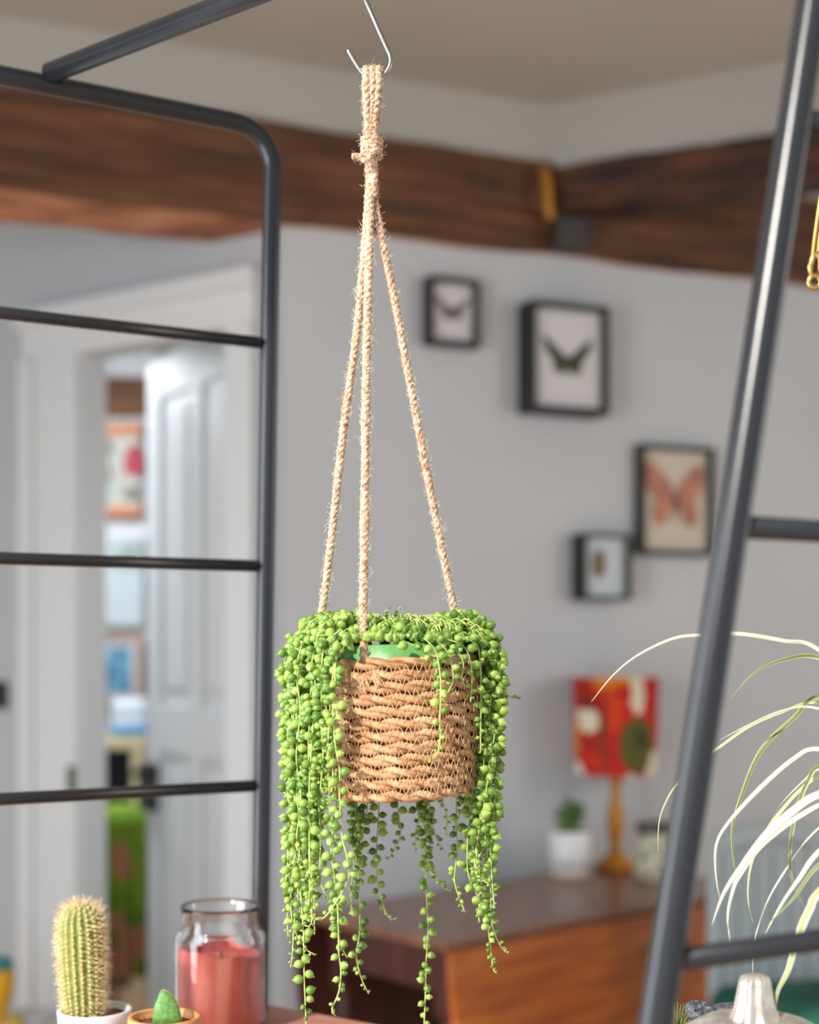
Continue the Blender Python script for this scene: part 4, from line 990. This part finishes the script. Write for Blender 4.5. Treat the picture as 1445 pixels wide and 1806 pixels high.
# ------------------------------------------------------------------ far room, seen through the doorway
def FR(px, py, D=FY): return P(px, py, D)
def slab(x0, y0, x1, y1, D, th, m_, name, parent=None, bevel=0, **k):
    a = P(x0, y0, D); b = P(x1, y1, D); mb = MB(); mb.box(((a.x+b.x)/2, D+th/2, (a.z+b.z)/2), (abs(b.x-a.x), th, abs(a.z-b.z))); return obj(name, mb, m_, parent, bevel=bevel, **k)
t = thing('hanging_chart', 'printed botanical wall chart between two wooden battens in the far room', 'poster', P(213, 895, 6.26))
pine = mat('pine_batten', srgb(186, 118, 70), .6)
slab(150, 746, 249, 768, 6.24, .02, pine, 'batten', t); slab(150, 892, 249, 910, 6.24, .02, pine, 'batten', t)
chart = noise_mat('chart_paper', [(.4, srgb(176, 172, 160)), (.6, srgb(190, 190, 178))], nscale=8, rough=.9)
sho = slab(152, 766, 247, 894, 6.255, .006, chart, 'sheet', t)
for (cx, cy, rx, ry, col) in ((235, 812, 17, 30, srgb(170, 70, 80)), (190, 790, 12, 14, srgb(120, 120, 116)), (186, 832, 9, 20, srgb(90, 100, 96)), (188, 868, 9, 15, srgb(140, 170, 176)), (232, 870, 16, 12, srgb(120, 118, 108))):
    mb = MB(); n = 14; vs = []
    for dd in (6.2545, 6.2525):
        for k in range(n): a = 2*PI*k/n; vs.append(P(cx+rx*math.cos(a)*(1+.15*math.sin(3*a)), cy+ry*math.sin(a), dd))
    mb.add(vs, [tuple(range(n)), tuple(range(n, 2*n))[::-1]]+[(k, n+k, n+(k+1) % n, (k+1) % n) for k in range(n)]); obj('printed_specimen', mb, mat('print_ink', col, .9), sho)
t = thing('pale_print', 'pale bluish unframed print pinned on the far room wall', 'picture', P(215, 1030, 6.26))
slab(160, 946, 252, 1104, 6.26, .008, mat('pale_blue_paper', srgb(188, 198, 200), .9), 'sheet', t); slab(150, 940, 255, 946, 6.25, .014, M['trim'], 'top_strip', t)
mb = MB()
for i in range(9):
    x = R.uniform(200, 240); mb.tube([P(x, 1006, 6.256), P(x+R.uniform(-10, 10), 980, 6.256), P(x+R.uniform(-18, 18), 958, 6.256)], .004, 5)
obj('printed_sprig', mb, mat('print_grey_green', srgb(150, 162, 150), .9), t)
t = thing('wooden_picture_frame', 'pale wooden frame around a blue picture above the far bench', 'picture', P(205, 1170, 6.26))
fwm = mat('pale_oak_frame', srgb(176, 152, 136), .6)
slab(150, 1116, 250, 1130, 6.235, .025, fwm, 'frame_bar', t); slab(150, 1228, 250, 1240, 6.235, .025, fwm, 'frame_bar', t); slab(238, 1130, 250, 1228, 6.235, .025, fwm, 'frame_bar', t); slab(150, 1130, 160, 1228, 6.235, .025, fwm, 'frame_bar', t)
slab(160, 1130, 238, 1228, 6.25, .01, M['paper'], 'mount', t); slab(170, 1142, 232, 1222, 6.245, .004, noise_mat('blue_picture', [(.35, srgb(40, 66, 96)), (.55, srgb(92, 150, 180)), (.7, srgb(150, 196, 206))], nscale=12, rough=.6), 'picture', t)
# bench with things
bd = 5.7; bz = EYE-(1302-HY)/FPX*bd
t = thing('cream_bench', 'cream painted bench end in the far room under the blue picture', 'bench', Vector((P(190, 0, bd).x, bd+.15, 0)))
crm = mat('cream_paint', srgb(214, 200, 158), .5)
a = P(130, 0, bd).x; b = P(258, 0, bd).x
mb = MB(); mb.box(((a+b)/2, bd+.2, bz-.022), (b-a, .4, .044)); obj('bench_top', mb, crm, t, bevel=.004)
for xx in (a+.02, b-.032):
    for yy in (bd+.03, bd+.37): mb = MB(); mb.box((xx, yy, (bz-.044)/2), (.055, .05, bz-.044)); obj('leg', mb, crm, t, bevel=.004)
pk2 = Vector((P(230, 0, bd+.1).x, bd+.12, bz)); t = thing('wipes_packet', 'white packet with a bright blue band lying on the cream bench', 'packet', pk2)
mb = MB(); mb.box(pk2+Vector((0, 0, .075)), (.15, .10, .15)); o = obj('packet_body', mb, mat('white_film', srgb(206, 216, 226), .3), t, bevel=.025)
mb = MB(); mb.box(pk2+Vector((0, 0, .028)), (.156, .106, .036)); obj('blue_band', mb, mat('blue_film', srgb(50, 140, 200), .3), t, bevel=.01)
bt = Vector((P(191, 0, bd+.1).x, bd+.24, bz)); t = thing('dark_bottle', 'dark brown bottle beside the white packet on the cream bench', 'bottle', bt)
mb = MB(); mb.lathe([(.022, 0), (.024, .01), (.024, .09), (.010, .11), (.009, .13)], bt, 16); obj('body', mb, mat('dark_bottle_glass', srgb(60, 50, 56), .2), t, smooth=True)
mb = MB(); mb.lathe([(.011, .128), (.011, .145)], bt, 12); obj('cap', mb, M['white'], t)
nb = Vector((P(207, 0, bd).x, bd+.2, 0)); t = thing('navy_bin', 'dark navy storage bin under the cream bench', 'bin', nb)
nz_ = bz-.06; mb = MB(); mb.shell([(.085, 0), (.105, nz_)], [(0, .01), (.08, .01), (.100, nz_)], nb, 4, mod=None); mb.v = [tuple(nb+Matrix.Rotation(PI/4, 3, 'Z') @ (Vector(v)-nb)) for v in mb.v]
obj('body', mb, mat('navy_plastic', srgb(40, 46, 66), .5), t); mb = MB(); mb.tube([nb+Matrix.Rotation(PI/4, 3, 'Z') @ Vector((.107*math.cos(a2), .107*math.sin(a2), nz_)) for a2 in (0, PI/2, PI, 3*PI/2)], .006, 6, closed=True); obj('rim', mb, mat('navy_rim', srgb(48, 54, 74), .5), t)
# leafy patterned throw on a stool nearer the door
td = 5.15; a = P(192, 1425, td); b = P(262, 1430, td)
t = thing('wooden_stool', 'brown wooden stool under the green throw behind the door', 'stool', Vector(((a.x+b.x)/2, td+.12, 0)))
stw = mat('stool_brown', srgb(140, 92, 62), .6); zs = a.z-.02; cx_ = (a.x+b.x)/2
mb = MB(); mb.box((cx_, td+.14, zs-.02), (.20, .22, .04)); obj('seat', mb, stw, t, bevel=.004)
for xx in (-.08, .08):
    for yy in (.05, .23): mb = MB(); mb.tube([(cx_+xx, td+yy, zs-.04), (cx_+xx*1.2, td+yy, 0)], .014, 8); obj('leg', mb, stw, t)
mb = MB(); vs = []; nx, nz2 = 22, 26
for f_ in (0, .006):
    for j in range(nz2+1):
        for i in range(nx+1):
            x = cx_-.105+.21*i/nx; s = j/nz2*1.0
            if s < .2: y, z = td+.26-s/.2*.24, zs+.006
            else: y, z = td+.012+.010*math.sin(i*1.1)*(s-.2)*1.6-.02*(s-.2), zs+.004-(s-.2)*.72
            vs.append((x, y-f_ if s >= .2 else y, z+(f_ if s < .2 else 0)))
fs = []; n1 = (nx+1)*(nz2+1)
for f_ in (0, 1):
    for j in range(nz2):
        for i in range(nx): q = f_*n1+j*(nx+1)+i; fs.append((q, q+1, q+nx+2, q+nx+1))
mb.add(vs, fs)
BRW = srgb(176, 122, 88); tk = 5.15/FPX
def tsp(px, py, rx, rz, c): v = P(px, py, 5.15); return (v.x, v.z, rx*tk, rz*tk, c)
thm = spots_mat('green_brown_throw', [(.4, srgb(106, 142, 22)), (.6, srgb(126, 162, 34))], [tsp(214, 1520, 22, 36, BRW), tsp(206, 1720, 90, 110, BRW), tsp(240, 1622, 22, 14, srgb(92, 130, 22)), tsp(250, 1705, 14, 18, srgb(92, 130, 22)), tsp(200, 1655, 8, 14, srgb(92, 130, 22))], 9, .05, 8)
o = obj('patterned_throw', mb, thm, smooth=True); o['label'] = 'green throw with large brown shapes draped over the stool'; o['category'] = 'throw'
# sprig on top of the door
dp = P(292, 612, 4.62); t = thing('leaf_sprig', 'dark green leafy sprig above the open panelled door', 'plant', dp)
for i in range(9):
    a = R.random()*2*PI; small_leaf(t, dp, Vector((math.cos(a), math.sin(a), R.uniform(-.6, .2))), R.uniform(.03, .06), .012, mat('sprig_green', srgb(40, 84, 40), .5) if i == 0 else bpy.data.materials['sprig_green'])
mb = MB(); mb.tube([dp, dp+Vector((0, 0, .10))], .003, 6); obj('stem', mb, bpy.data.materials['sprig_green'], t)
